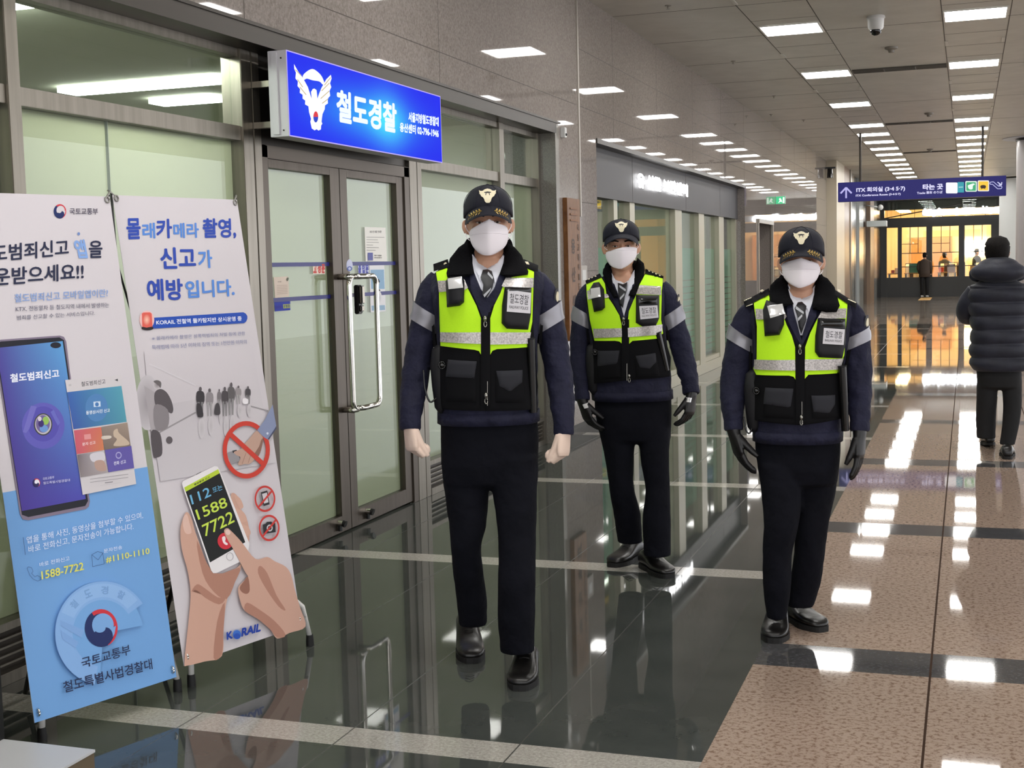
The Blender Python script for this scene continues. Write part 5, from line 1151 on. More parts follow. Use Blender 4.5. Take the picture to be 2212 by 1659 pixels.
            if leaves:
                lf = MB()
                for sx in (-1, 1):
                    for i in range(5):
                        u = sx*(.26+.11*i); 
                        for q in (-1, 1):
                            a = vp(u, .55+q*.10, .0012); b = vp(u+sx*.09, .62+q*.26, .0012); m1 = vp(u+sx*.06, .52+q*.24, .0030); m2 = vp(u+sx*.03, .66+q*.12, .0030); lf.add([a, m1, b, m2], [(0, 1, 2, 3)])
                    lf.tube([vp(sx*(.22+.1*i), .58, .0022) for i in range(6)], .0013, n=6)
                s.part('gold_leaves', lf, GOLD, parent=vo)
        # emblem: spread wings over a shield
        em = MB(); dk = MB(); E_ = k*.062/2; cz = z0+hgt*.52
        def ep(x, z, h): 
            q = min(.98, max(0, (cz+z*E_-z0)/hgt)); w_, yf, _ = prof(q); X = x*E_; cs = max(.1, 1-(X/w_)**2)**.5; return Vector((c.x+X, c.y+yf*cs-h, cz+z*E_))
        sh = [(-1, .72), (-.78, .60), (-.55, .62), (-.3, .8), (0, .88), (.3, .8), (.55, .62), (.78, .60), (1, .72), (.93, .45), (.95, .3), (.8, .12), (.76, -.02), (.55, -.15), (.42, -.35), (.35, -.62), (.2, -.8), (0, -.82), (-.2, -.8), (-.35, -.62), (-.42, -.35), (-.55, -.15), (-.76, -.02), (-.8, .12), (-.95, .3), (-.93, .45)]
        def lay(mb_, pts, h):
            b = bmesh.new(); b.faces.new([b.verts.new((x, z, 0)) for x, z in pts]); 
            for qx in (-.85, -.7, -.55, -.4, -.25, -.1, .05, .2, .35, .5, .65, .8): bmesh.ops.bisect_plane(b, geom=b.verts[:]+b.edges[:]+b.faces[:], plane_co=(qx, 0, 0), plane_no=(1, 0, 0))
            
            for qz in (-.65, -.45, -.25, -.1, .05, .2, .35, .5, .65): bmesh.ops.bisect_plane(b, geom=b.verts[:]+b.edges[:]+b.faces[:], plane_co=(0, qz, 0), plane_no=(0, 1, 0))
            bmesh.ops.triangulate(b, faces=b.faces); b.verts.index_update(); n_ = len(b.verts); V = [(v.co.x, v.co.y) for v in b.verts]; F = [[v.index for v in f.verts] for f in b.faces]; E = [[v.index for v in e.verts] for e in b.edges if e.is_boundary]; b.free()
            mb_.add([ep(x, z, h) for x, z in V]+[ep(x, z, h-.0018) for x, z in V], F+[[i+n_ for i in f[::-1]] for f in F]+[(a, q, q+n_, a+n_) for a, q in E])
        lay(em, sh, .006); lay(dk, [(-.42, .44), (0, .52), (.42, .44), (.36, .34), (.22, .34), (.26, .08), (.19, .06), (.13, .32), (-.13, .32), (-.19, .06), (-.26, .08), (-.22, .34), (-.36, .34)], .0066)
        eo = s.part('cap_badge', em, CREAM, parent=o); s.part('badge_detail', dk, INKB, parent=o)
        return o
    def mask(s, poly, hw, zc, fold=True, loops=True, low=0.25, m=MASKM):
        c = s.hc; k = s.hh/0.235
        xs_ = sorted([s.pt(x, y, c.y-.09) for x, y in poly], key=lambda p: p.x); zc = (xs_[0].z+xs_[1].z+xs_[-1].z+xs_[-2].z)/4
        def surf(x, z):
            u = min(1.05, abs(x-c.x)/hw); y = -.1235*k*(1-.42*u**1.9); dz = (z-zc)/.05
            if dz < 0: y *= 1-low*.35*min(2, -dz)**2*.5
            else: y *= 1-.05*min(1.5, dz)
            return c.y+y-.003*math.exp(-(u/.16)**2)
        P = [(v.x, v.z) for v in crom([s.pt(x, y, c.y-.09) for x, y in list(poly)+[poly[0]]], 3)[:-1]]
        o = s.drape('face_mask', P, 0, .004, m, surf=surf, raw=True, g=.008, puff=.002, rr=.004)
        if fold:
            for zf, h in ((zc+.004, .0035),):
                f = MB(); f.tube([Vector((c.x+hw*.93*u, surf(c.x+hw*.93*u, zf+.004*(1-u*u))-h*.6, zf+.005*(1-u*u)*(1 if zf > zc else -1))) for u in [i/10 for i in range(-10, 11)]], .0011, n=6); s.part('mask_fold', f, m, parent=o, smooth=True)
        if loops:
            lp_ = MB(); H = s.H
            for sx in (-1, 1):
                ex = H(sx*.083, .006, .54); el = H(sx*.083, .004, .37); a = Vector((c.x+sx*hw*.97, surf(c.x+sx*hw*.97, zc+.01)+.002, zc+.012)); b = Vector((c.x+sx*hw*.97, surf(c.x+sx*hw*.97, zc-.01)+.002, zc-.014))
                lp_.tube(crom([a, (a+ex)/2+Vector((sx*.006, 0, 0)), ex, H(sx*.090, .022, .45), el, (b+el)/2+Vector((sx*.005, 0, 0)), b], 5), .0014, n=6)
            s.part('ear_loop', lp_, m, parent=o, smooth=True)
        return o
def officer(D):
    F = Fig(D['label'], D['loc'], D['rot'], None); T = D['T']
    F.torso(T)
    # jacket trunk
    zs = []; z = F.tab[0][0]; zb = F.tab[-1][0]; n = 46; rings = []
    for i in range(n+1):
        z = lerp(F.tab[-1][0], F.tab[0][0], i/n); rg = F.ring(z, 0.0, 48); lowf = max(0, 1-(z-zb)/.10)
        for q in rg:
            wv_ = .004*noise.noise(Vector((q.x*14, q.y*14, z*22+D['seed'])))+.002*lowf*sin(z*90+q.x*20); d = Vector((q.x-F.tab[5][1], q.y, 0)).normalized(); q += d*wv_*(1 if z < F.tab[3][0] else .3)
        rings.append(rg)
    jk = MB(); jk.loft(rings); jacket = F.part('jacket', jk, NAVY, smooth=True)
    hm = MB(); hm.loft([F.ring(zb+.004, .001, 48), F.ring(zb+.004, .006, 48), F.ring(zb+.045, .006, 48), F.ring(zb+.045, .001, 48)], caps=(False, False)); F.part('jacket_hem', hm, NAVY, parent=jacket, smooth=True)
    arms = []
    for k, key in enumerate(('SL', 'SR')): arms.append(F.sleeve(D[key], NAVY, band=D['band'][k], seed=k+D['seed'], wr=.10))
    # trousers, shoes
    F.trousers(D['waist'], None, D['legs'], TROU)
    for toe, ang, pit, lf in D['shoes']: p = F.fl(*toe); F.shoe((p.x, p.y), ang, pitch=pit, lift=lf)
    # head and body as one skin
    hp = F.pt(*D['head'], D.get('hy', -.01)); hb, H = F.head(hp, D['hh'], wide=D.get('hw', 1.0)); F.H = H; k = D['hh']/.235
    nk = F.pt(*D['neck'], .0); hb.tube([H(0, .02, .35), H(0, .02, .10), Vector((nk.x, .008, nk.z)), Vector((nk.x, .005, nk.z-.035)), Vector((nk.x, .01, nk.z-.08))], [.052*k, .054*k, .061*k, .072*k, .088*k], n=20)
    hb.ball((nk.x, -.036, F.tab[3][0]+.008), (.050, .046, .055)); cx, w_, yf, yb = interp(F.tab, F.tab[4][0]-.05); rg = []
    for z_, f in ((nk.z-.03, .35), (nk.z-.07, .62), (nk.z-.2, .8), (nk.z-.4, .75), (zb+.02, .74), (zb-.12, .7)):
        c_, ww, a_, b_ = interp(F.tab, z_); rg.append([Vector((c_+cos(2*pi*q/24)*ww*f, sin(2*pi*q/24)*(-a_ if sin(2*pi*q/24) < 0 else b_)*f*.8, z_)) for q in range(24)])
    hb.loft(rg)
    for o_, C, RR in arms: hb.tube([C[i] for i in range(0, len(C), 2)]+[C[-1]], [min(.045, RR[i]*.6) for i in range(0, len(C), 2)]+[.020], n=12); dd = (C[-1]-C[-3]).normalized(); hb.tube([C[-1]-dd*.03, C[-1]+dd*.012], [.018, .010], n=12)
    for leg in D['legs']:
        K = crom([F.pt((a+b)/2, py, y) for py, a, b, y in leg], 5); rr_ = crom([Vector(((F.pt(b, py, y)-F.pt(a, py, y)).length/2, 0, 0)) for py, a, b, y in leg], 5); hb.tube(K[:-2], [min(.075, r.x*.62) for r in rr_[:-2]], n=14)
    body = F.part('body', fuse(hb, .0048, 2), SKIN, smooth=True)
    F.eyes(body, H, k); F.hair(t0=.50, t1=.82, grow=1.035)
    F.cap(**D['cap']); F.mask(*D['mask'])
    # shirt, tie
    F.drape('shirt', D['shirt'], .012, .006, SHIRT)
    for w in D['wings']: F.drape('shirt_collar', w, .018, .006, SHIRT, puff=.002, rr=.004)
    tie = F.drape('tie', D['tie'], .026, .006, TIE, puff=.004, rr=.006)
    for st in D['stripes']: F.drape('tie_stripe', st, .0315, .001, TIES, parent=tie, g=.006)
    for lp_ in D['lapels']: F.drape('lapel', lp_, .016, .010, NAVY, parent=jacket)
    # vest
    vest = F.drape('vest', D['vL'], .014, .012, VESTB, puff=.003, rr=.008); F.drape('vest_panel', D['vR'], .014, .012, VESTB, puff=.003, rr=.008, parent=vest)
    z_hi = F.tr(*D['vL'][0], 0)[1]-.03; z_lo = F.tr(*D['vL'][-3], 0)[1]; bk = MB(); rg = []
    for i in range(20):
        z = lerp(z_lo, z_hi, i/19); a_ = -.06 if z < F.tab[6][0]-.02 else .2; o1 = F.ring(z, .014, 24, a_*pi, (1-a_)*pi); o2 = F.ring(z, .004, 24, a_*pi, (1-a_)*pi); rg.append(o1+o2[::-1])
    bk.loft(rg); F.part('vest_back', bk, VESTB, parent=vest, smooth=True, angle=.9)
    for p in D['lime']: F.drape('lime_panel', p, .0210, .002, LIME, parent=vest)
    for p in D['bands']: F.drape('reflective_band', p, .0260, .002, REFL, parent=vest)
    for p in D['straps']: F.drape('epaulette', p, .027, .010, VESTB, puff=.004, rr=.008)
    for p in D['pins']: F.drape('shoulder_pin', p, .033, .003, CREAM, puff=.003, rr=.003, g=.005)
    for p in D['flaps']: F.drape('pocket_flap', p, .024, .010, FLAP, puff=.005, rr=.012, parent=vest)
    for p in D['pockets']: F.drape('pocket', p, .019, .006, VESTB, puff=.006, rr=.02, parent=vest)
    zp = D['zip']; F.drape('zip_placket', [(zp[0], zp[2]), (zp[1], zp[2]), (zp[1], zp[3]), (zp[0], zp[3])], .023, .004, VESTB, puff=.002, rr=.006, parent=vest)
    for (x, y) in D['pulls']:
        p = F.tr(x, y, .024); yy = F.front(p[0], p[1], .024); g = MB(); g.tube([Vector((p[0], yy-.004, p[1]+.016)), Vector((p[0], yy-.006, p[1]+.008)), Vector((p[0], yy-.006, p[1]-.004))], [.005, .0065, .004], n=10); g.tube([Vector((p[0]+.005*cos(a), yy-.007, p[1]-.013+.010*sin(a))) for a in [q*pi/6 for q in range(13)]], .0018, n=6)
        F.part('zip_pull', g, ZIP, smooth=True)
    a, b = F.tr(zp[1]-4, zp[2]+20, .022), F.tr(zp[1]-4, zp[3], .022)
    for sx in (0, 1):
        x_ = lerp(zp[0], zp[1], .3 if sx else .7); a, b = F.tr(x_, lerp(zp[2], zp[3], .72), .022), F.tr(x_, zp[3], .022); g = MB(); g.tube([Vector((a[0], F.front(a[0], a[1], .0225)-.002, a[1])), Vector((b[0], F.front(b[0], b[1], .0225)-.002, b[1]))], .0016, n=6)
        if sx == 0: F.part('zip_teeth', g, ZIP, parent=vest)
    po = F.drape('radio_pouch', D['pouchL'], .026, .012, POUCH, puff=.022, rr=.022, parent=vest); F.drape('reflective_patch', D['patch'], .0495, .002, REFL2, parent=vest, puff=.002, rr=.006)
    po = F.drape('chest_pouch', D['pouchR'], .025, .012, POUCH, puff=.014, rr=.02, parent=vest); F.drape('clear_window', D['window'], .0405, .002, PLAST, parent=vest, puff=.003, rr=.005)
    F.drape('name_patch', D['label2'], .0425, .002, LABEL, parent=vest)
    l = D['label2']; mid = lambda a, b, t: (lerp(a[0], b[0], t), lerp(a[1], b[1], t)); bl, br, tl, tr_ = l[3], l[2], l[0], l[1]
    q = lambda u, v: mid(mid(bl, br, u), mid(tl, tr_, u), v)
    F.text('철도경찰', q(.1, .40), q(.9, .40), q(.1, .85), .0432, INKB, parent=vest, bold=.0); F.text('RAILWAY POLICE', q(.1, .16), q(.9, .16), q(.1, .30), .0432, INKB, parent=vest, bold=.0)
    # fur collar
    tp = F.pt(D['colL'][0][0], D['colL'][0][1], -.0).z; bt = F.pt(D['colL'][0][0], max(p[1] for p in D['colL']), -.12).z
    def cs(x, z):
        t = max(0, min(1, (z-bt)/(tp-bt))); return lerp(F.front(x, z, .02)-.012, -.022+.25*abs(x-hp.x)*0, t**1.1) if z > bt else F.front(x, z, .03)
    for w in ('colL', 'colR'):
        P = [(p.x, p.z) for p in [F.pt(x, y, -.075) for x, y in D[w]]]
        F.drape('fur_collar', P, 0, .03, FUR, surf=cs, raw=True, puff=.024, rr=.028, parent=jacket)
    g = MB(); a = F.pt(*D['colL'][0], -.02); b = F.pt(*D['colR'][0], -.02); pts = []
    for i in range(17): an = pi*i/16; r = (b.x-a.x)/2; pts.append(Vector(((a.x+b.x)/2-cos(an)*r*1.02, sin(an)*.085-.01, a.z-.035+.012*sin(an))))
    g.tube(pts, [(.038, .02)]*17, n=14, up=(0, 0, 1)); F.part('fur_collar', g, FUR, parent=jacket, smooth=True)
    # hands
    for key, (o_, C, RR) in zip(('HL', 'HR'), arms):
        h = D[key]; F.pn = h['pn']; wv = C[-1]+(C[-1]-C[-3]).normalized()*h.get('in', .012); F.hand(wv, h['d'], h['w'], h['curl'], h['m'], sc=h.get('sc', 1), thumb=h.get('th', (.75, .45, .45)), tcurl=h.get('tc', .2), spread=h.get('sp', .04), tag=h.get('tag'), grow=h.get('grow', 1.0))
        cf = MB(); t_ = (C[-1]-C[-2]).normalized(); cf.tube([C[-1]-t_*.03, C[-1]-t_*.001, C[-1]+t_*.006], [RR[-1]*1.10, RR[-1]*1.12, RR[-1]*1.02], n=22); F.part('cuff', cf, NAVY, smooth=True, angle=1.0)
    # duty gear
    a, b = D['baton']; p0 = F.pt(*a, -.13); p1 = F.pt(*b, -.10); g = MB(); g.tube([p0, lerp(p0, p1, .35), p1], [.0165, .0165, .015], n=16); F.part('baton', g, PLAST, 'black baton tucked in the vest', smooth=True, angle=.7)
    g = MB(); g.tube([p0+(p0-p1).normalized()*.001, p0+(p0-p1).normalized()*.004], [.0175, .0175], n=16); F.part('baton_cap', g, POUCH, smooth=True, angle=.7)
    hx = F.pt(*D['holster'], -.06); g = MB(); g.loft([[hx+Vector((cos(q*pi/8)*a_, sin(q*pi/8)*b_, z)) for q in range(16)] for z, a_, b_ in ((.075, .012, .012), (.06, .03, .028), (.0, .038, .036), (-.07, .034, .034), (-.15, .026, .028), (-.17, .012, .014))]); F.part('holster', g, POUCH, smooth=True)
    rx = F.pt(*D['ring'], -.11); g = MB(); g.tube([rx+Vector((.011*cos(q*pi/6), -.02, .013*sin(q*pi/6))) for q in range(13)], .0022, n=6); g.ball(rx+Vector((0, -.005, 0)), .016, 0); F.part('belt_ring', g, PLAST, smooth=True)
    cd = [F.pt(x, y, -.08) for x, y in D['cord']]; g = MB(); g.tube(crom(cd, 6), .0035, n=8); F.part('coiled_cord', g, PLAST, smooth=True)
    if D.get('badge'):
        o_, C, RR = arms[1]; i = D['badge']; c = C[i]; r = RR[i]; g = MB(); g2 = MB()
        for mb_, s_, h, m_ in ((g, 1.0, 1.04, 0), (g2, .62, 1.06, 0)):
            pts = []
            for q in range(20):
                a = 2*pi*q/20; u = cos(a)*.024*s_; v = sin(a)*.034*s_; an = -.35+u/r; pts.append(Vector((c.x+cos(an)*r*h, c.y+sin(an)*r*h, c.z+v)))
            inn = [Vector((c.x+(p.x-c.x)*.96, c.y+(p.y-c.y)*.96, p.z)) for p in pts]; mb_.loft([inn, pts])
        F.part('arm_badge', g, INKB, parent=o_); F.part('arm_emblem', g2, CREAM, parent=o_)
    return F
def off(ox, oy, s): return lambda L_: [(ox+x/s, oy+y/s) for x, y in L_]
# ---- officer in front (left of the picture)
c = off(850, 380, 2.86)
O1 = dict(label='person in a police cap, lime vest and white gloves striding ahead of the others', loc=(-1.64, 4.47), rot=rad(20.1), seed=1.0,
 T=[(546, 1012, 1092, -.020, .070), (556, 1000, 1104, -.030, .085), (566, 978, 1128, -.046, .10), (577, 950, 1155, -.066, .115), (592, 932, 1172, -.106, .125), (620, 926, 1178, -.136, .13), (680, 938, 1168, -.145, .13), (760, 946, 1160, -.145, .125), (850, 948, 1162, -.140, .125), (912, 948, 1163, -.135, .13)],
 SL=[(952, 600, 24, .0), (934, 632, 31, .0), (919, 690, 31, .005), (905, 760, 30, .0), (896, 830, 30, -.02), (888, 880, 26, -.05), (886, 925, 21, -.07)],
 SR=[(1152, 600, 24, .0), (1170, 632, 31, .0), (1186, 690, 31, .005), (1200, 760, 31, .0), (1210, 830, 29, -.02), (1216, 885, 26, -.05), (1218, 936, 20, -.07)],
 band=((15, 20, -.38), (15, 20, .38)),
 waist=[(895, 952, 1160, -.11, .12), (950, 952, 1164, -.115, .13), (1000, 953, 1163, -.11, .13), (1042, 957, 1161, -.09, .12)],
 legs=[[(985, 953, 1060, .0), (1050, 957, 1058, .01), (1130, 969, 1052, .0), (1180, 973, 1040, -.0), (1240, 979, 1045, .04), (1300, 986, 1052, .08), (1350, 991, 1053, .11)],
       [(985, 1056, 1164, -.03), (1050, 1062, 1162, -.04), (1150, 1074, 1159, -.06), (1250, 1076, 1158, -.09), (1330, 1075, 1156, -.08), (1408, 1080, 1155, -.06)]],
 shoes=[((1021, 1434), .10, .22, 0), ((1122, 1494), -.16, 0, 0)],
 head=(1055, 483), hy=-.02, hh=.232, neck=(1054, 565), cap=dict(wcap=.0875, zr=.70, top=1.09),
 mask=([(1057, 474), (1066, 478), (1071, 482), (1092, 488), (1098, 499), (1097, 520), (1088, 536), (1070, 548), (1055, 552), (1038, 549), (1024, 536), (1016, 520), (1014, 499), (1030, 488), (1046, 479)], .070, 1.598),
 shirt=[(1014, 546), (1028, 562), (1053, 580), (1078, 562), (1096, 546), (1088, 580), (1072, 625), (1056, 668), (1046, 668), (1034, 625), (1020, 585)],
 wings=[c([(482, 478), (505, 505), (575, 575), (545, 625), (535, 650), (510, 590)]), c([(680, 485), (655, 515), (582, 575), (618, 632), (628, 660), (660, 590)])],
 tie=c([(552, 580), (582, 576), (608, 588), (622, 640), (612, 690), (575, 752), (548, 735), (556, 670), (538, 625)]),
 stripes=[c([(585, 590), (615, 625), (612, 640), (580, 605)]), c([(555, 735), (603, 690), (600, 705), (562, 750)])],
 lapels=[c([(470, 600), (500, 600), (540, 700), (585, 760), (580, 870), (548, 870), (520, 800), (480, 710)]), c([(690, 600), (655, 605), (620, 700), (575, 760), (566, 870), (600, 870), (640, 780), (672, 700)])],
 vL=c([(262, 590), (330, 566), (345, 600), (430, 640), (455, 680), (500, 770), (545, 870), (566, 870), (566, 1452), (300, 1440), (278, 1300), (286, 1060), (282, 900), (275, 700)]),
 vR=c([(868, 590), (820, 566), (790, 600), (692, 640), (660, 720), (605, 800), (566, 870), (566, 1452), (880, 1440), (893, 1300), (872, 1060), (862, 900), (868, 700)]),
 lime=[c([(262, 592), (330, 568), (340, 600), (430, 640), (440, 660), (472, 720), (512, 800), (540, 880), (540, 1104), (528, 1082), (500, 1074), (290, 1050), (285, 900), (280, 700)]), c([(868, 592), (822, 568), (800, 600), (690, 640), (662, 720), (622, 800), (598, 880), (598, 1104), (612, 1080), (640, 1070), (826, 1058), (858, 900), (864, 700)])],
 bands=[c([(272, 648), (438, 640), (460, 690), (440, 705), (280, 718)]), c([(866, 630), (694, 628), (668, 680), (690, 690), (864, 690)]), c([(288, 966), (540, 966), (540, 1038), (288, 1026)]), c([(598, 966), (850, 966), (838, 1036), (598, 1042)])],
 straps=[c([(245, 545), (335, 514), (345, 560), (248, 590)]), c([(895, 552), (805, 514), (795, 560), (892, 592)])],
 pins=[c([(300, 535), (318, 528), (330, 540), (312, 548)]), c([(812, 528), (832, 530), (840, 548), (822, 545)])],
 flaps=[c([(336, 1136), (515, 1146), (498, 1252), (322, 1240)]), c([(635, 1206), (798, 1200), (795, 1275), (720, 1336), (655, 1300)])],
 pockets=[c([(322, 1150), (515, 1160), (510, 1400), (322, 1390)]), c([(632, 1215), (800, 1210), (815, 1400), (632, 1400)])],
 zip=(1039, 1059, 688, 876), pulls=[(1048, 692), (1050, 858)],
 pouchL=c([(322, 650), (345, 615), (420, 616), (440, 650), (436, 780), (410, 802), (330, 812)]), patch=c([(334, 634), (420, 620), (430, 690), (340, 700)]),
 pouchR=c([(688, 684), (852, 690), (850, 850), (832, 950), (700, 944), (668, 910), (670, 800)]), window=c([(700, 690), (850, 694), (850, 722), (700, 716)]), label2=c([(707, 702), (850, 722), (846, 850), (700, 838)]),
 colL=c([(468, 392), (485, 440), (488, 540), (500, 602), (440, 625), (335, 625), (328, 600), (345, 510), (400, 440)]), colR=c([(702, 408), (690, 470), (678, 540), (655, 605), (700, 628), (828, 610), (832, 590), (795, 490), (750, 438)]),
 HL={'d': (.05, -.10, -1), 'w': (.45, -.9, 0), 'pn': (.88, .45, 0), 'curl': (.75, 1.5, 1.1), 'm': GLW, 'sc': 1.0, 'th': (.95, .15, .35), 'tc': .35, 'sp': .0, 'grow': 1.12, 'in': -.012}, HR={'d': (-.05, -.10, -1), 'w': (-.45, -.9, 0), 'pn': (-.88, .45, 0), 'curl': (.75, 1.5, 1.1), 'm': GLW, 'sc': 1.0, 'th': (.95, .15, .35), 'tc': .35, 'sp': .0, 'grow': 1.12, 'in': -.012},
 baton=((1146, 732), (1152, 890)), holster=(952, 790), ring=(955, 788), cord=[(915, 800), (918, 840), (929, 868), (944, 858)], badge=11)
officer(O1)
# ---- officer in the middle, behind
c = off(1200, 440, 3.191)
l2 = off(1240, 1000, 3.318)
O2 = dict(label='person in a police cap, lime vest and black gloves walking behind the other two', loc=(-1.54, 6.17), rot=rad(15.5), seed=5.0,
 T=[(586, 1318, 1378, -.020, .070), (593, 1308, 1390, -.032, .085), (601, 1292, 1406, -.050, .10), (609, 1276, 1424, -.074, .115), (620, 1264, 1436, -.106, .125), (640, 1260, 1438, -.134, .13), (690, 1268, 1436, -.142, .13), (750, 1276, 1442, -.142, .125), (820, 1278, 1450, -.138, .125), (863, 1281, 1452, -.132, .13)],
 SL=[(1280, 622, 18, .0), (1268, 644, 23, .0), (1258, 690, 23, .0), (1252, 745, 22, .0), (1253, 795, 21, -.02), (1256, 830, 17, -.04), (1258, 862, 15, -.06)],
 SR=[(1424, 618, 18, .0), (1440, 642, 23, .0), (1455, 690, 24, .0), (1470, 745, 24, .0), (1483, 795, 22, -.02), (1490, 822, 19, -.04), (1493, 848, 17, -.06)],
 band=((15, 20, -.38), (15, 20, .38)),
 waist=[(850, 1284, 1450, -.11, .12), (890, 1285, 1451, -.115, .13), (925, 1292, 1450, -.11, .12), (950, 1298, 1449, -.09, .12)],
 legs=[[(915, 1289, 1374, .0), (960, 1300, 1372, .0), (1000, 1308, 1369, .0), (1054, 1316, 1370, .0), (1110, 1325, 1384, .04), (1172, 1335, 1388, .08)],
       [(915, 1372, 1450, -.02), (960, 1380, 1447, -.03), (1000, 1384, 1446, -.04), (1060, 1394, 1448, -.05), (1120, 1388, 1449, -.06), (1200, 1390, 1450, -.06)]],
 shoes=[((1320, 1226), -.55, 0, 0), ((1448, 1250), .42, 0, 0)],
 head=(1342, 533), hy=-.02, hh=.228, neck=(1345, 600), cap=dict(wcap=.088, zr=.72, top=1.07, leaves=False, droop=-.01),
 mask=(c([(348, 335), (400, 318), (440, 306), (480, 300), (556, 302), (562, 330), (555, 370), (520, 410), (455, 448), (390, 435), (360, 400), (346, 365)]), .070, 1.535),
 shirt=[(1314, 588), (1328, 600), (1348, 612), (1366, 600), (1382, 586), (1372, 615), (1356, 655), (1346, 690), (1338, 690), (1330, 655), (1322, 620)],
 wings=[c([(385, 470), (420, 540), (440, 560), (440, 640), (415, 580), (395, 520)]), c([(545, 455), (510, 510), (500, 560), (490, 640), (525, 570), (545, 510)])],
 tie=c([(430, 545), (465, 555), (495, 540), (490, 600), (478, 640), (465, 720), (440, 690), (430, 600)]),
 stripes=[c([(440, 560), (485, 590), (483, 605), (440, 575)]), c([(442, 650), (475, 615), (475, 630), (445, 665)])],
 lapels=[c([(385, 540), (415, 560), (450, 700), (475, 790), (462, 800), (430, 740), (380, 620)]), c([(555, 540), (530, 560), (500, 700), (472, 790), (485, 800), (525, 720), (560, 620)])],
 vL=c([(212, 540), (312, 500), (345, 540), (375, 650), (410, 700), (448, 770), (470, 800), (478, 800), (482, 1218), (262, 1240), (255, 1100), (258, 960), (232, 800), (212, 660)]),
 vR=c([(740, 512), (620, 474), (590, 520), (560, 600), (545, 660), (505, 740), (478, 800), (478, 800), (482, 1218), (790, 1190), (795, 1060), (755, 930), (735, 800), (735, 650)]),
 lime=[c([(212, 542), (312, 502), (340, 550), (352, 630), (400, 700), (440, 770), (455, 830), (460, 966), (440, 950), (410, 945), (268, 945), (236, 800), (216, 640)]), c([(742, 514), (622, 476), (600, 520), (578, 560), (560, 620), (540, 660), (506, 740), (496, 830), (508, 966), (530, 946), (700, 930), (742, 893), (728, 800), (732, 600)])],
 bands=[c([(217, 600), (240, 595), (360, 625), (370, 645), (350, 650), (222, 662)]), c([(728, 570), (580, 560), (556, 622), (728, 630)]), c([(258, 862), (456, 858), (458, 918), (264, 926)]), c([(498, 856), (738, 832), (735, 885), (690, 905), (500, 920)])],
 straps=[c([(206, 530), (305, 480), (320, 505), (210, 552)]), c([(745, 500), (620, 448), (618, 480), (742, 522)])],
 pins=[c([(x, y), (x+13, y-6), (x+16, y+2), (x+3, y+8)]) for x, y in ((222, 520), (245, 510), (268, 500))]+[c([(x, y), (x+13, y+6), (x+11, y+14), (x-2, y+8)]) for x, y in ((640, 458), (664, 468), (688, 478), (712, 488))],
 flaps=[c([(290, 1015), (442, 1012), (425, 1105), (288, 1120)]), c([(552, 1050), (690, 1030), (695, 1090), (650, 1140), (580, 1130)])],
 pockets=[c([(286, 1030), (445, 1025), (450, 1200), (290, 1210)]), c([(545, 1060), (695, 1045), (720, 1190), (560, 1200)])],
 zip=(1343, 1359, 690, 822), pulls=[(1347, 692), (1359, 815)],
 pouchL=c([(235, 590), (262, 545), (300, 540), (335, 590), (342, 715), (320, 735), (265, 747)]), patch=c([(240, 585), (305, 575), (312, 640), (245, 655)]),
 pouchR=c([(555, 628), (716, 632), (715, 790), (692, 840), (600, 846), (553, 820)]), window=c([(572, 655), (702, 655), (702, 690), (572, 690)]), label2=c([(577, 706), (702, 700), (710, 785), (585, 798)]),
 colL=c([(365, 410), (388, 455), (405, 560), (430, 640), (400, 650), (350, 560), (325, 480), (330, 450)]), colR=c([(568, 372), (550, 455), (528, 560), (500, 630), (540, 640), (600, 540), (620, 460), (612, 410)]),
 HL=dict(d=(.30, -.05, -1), w=(.45, -.85, 0), pn=(.85, .4, 0), curl=(.35, .35, .2), m=GLB, sc=1.0, sp=.11, tag=REFL2, th=(.8, .4, .4), grow=1.1), HR=dict(d=(-.12, -.05, -1), w=(-.5, -.8, 0), pn=(-.85, .5, 0), curl=(.4, .45, .25), m=GLB, sc=1.0, sp=.11, tag=REFL2, th=(.8, .4, .4), grow=1.1),
 baton=((1421, 719), (1440, 800)), holster=(1282, 775), ring=(1285, 760), cord=[(1281, 825), (1283, 835), (1285, 842), (1288, 836)], badge=11)
officer(O2)
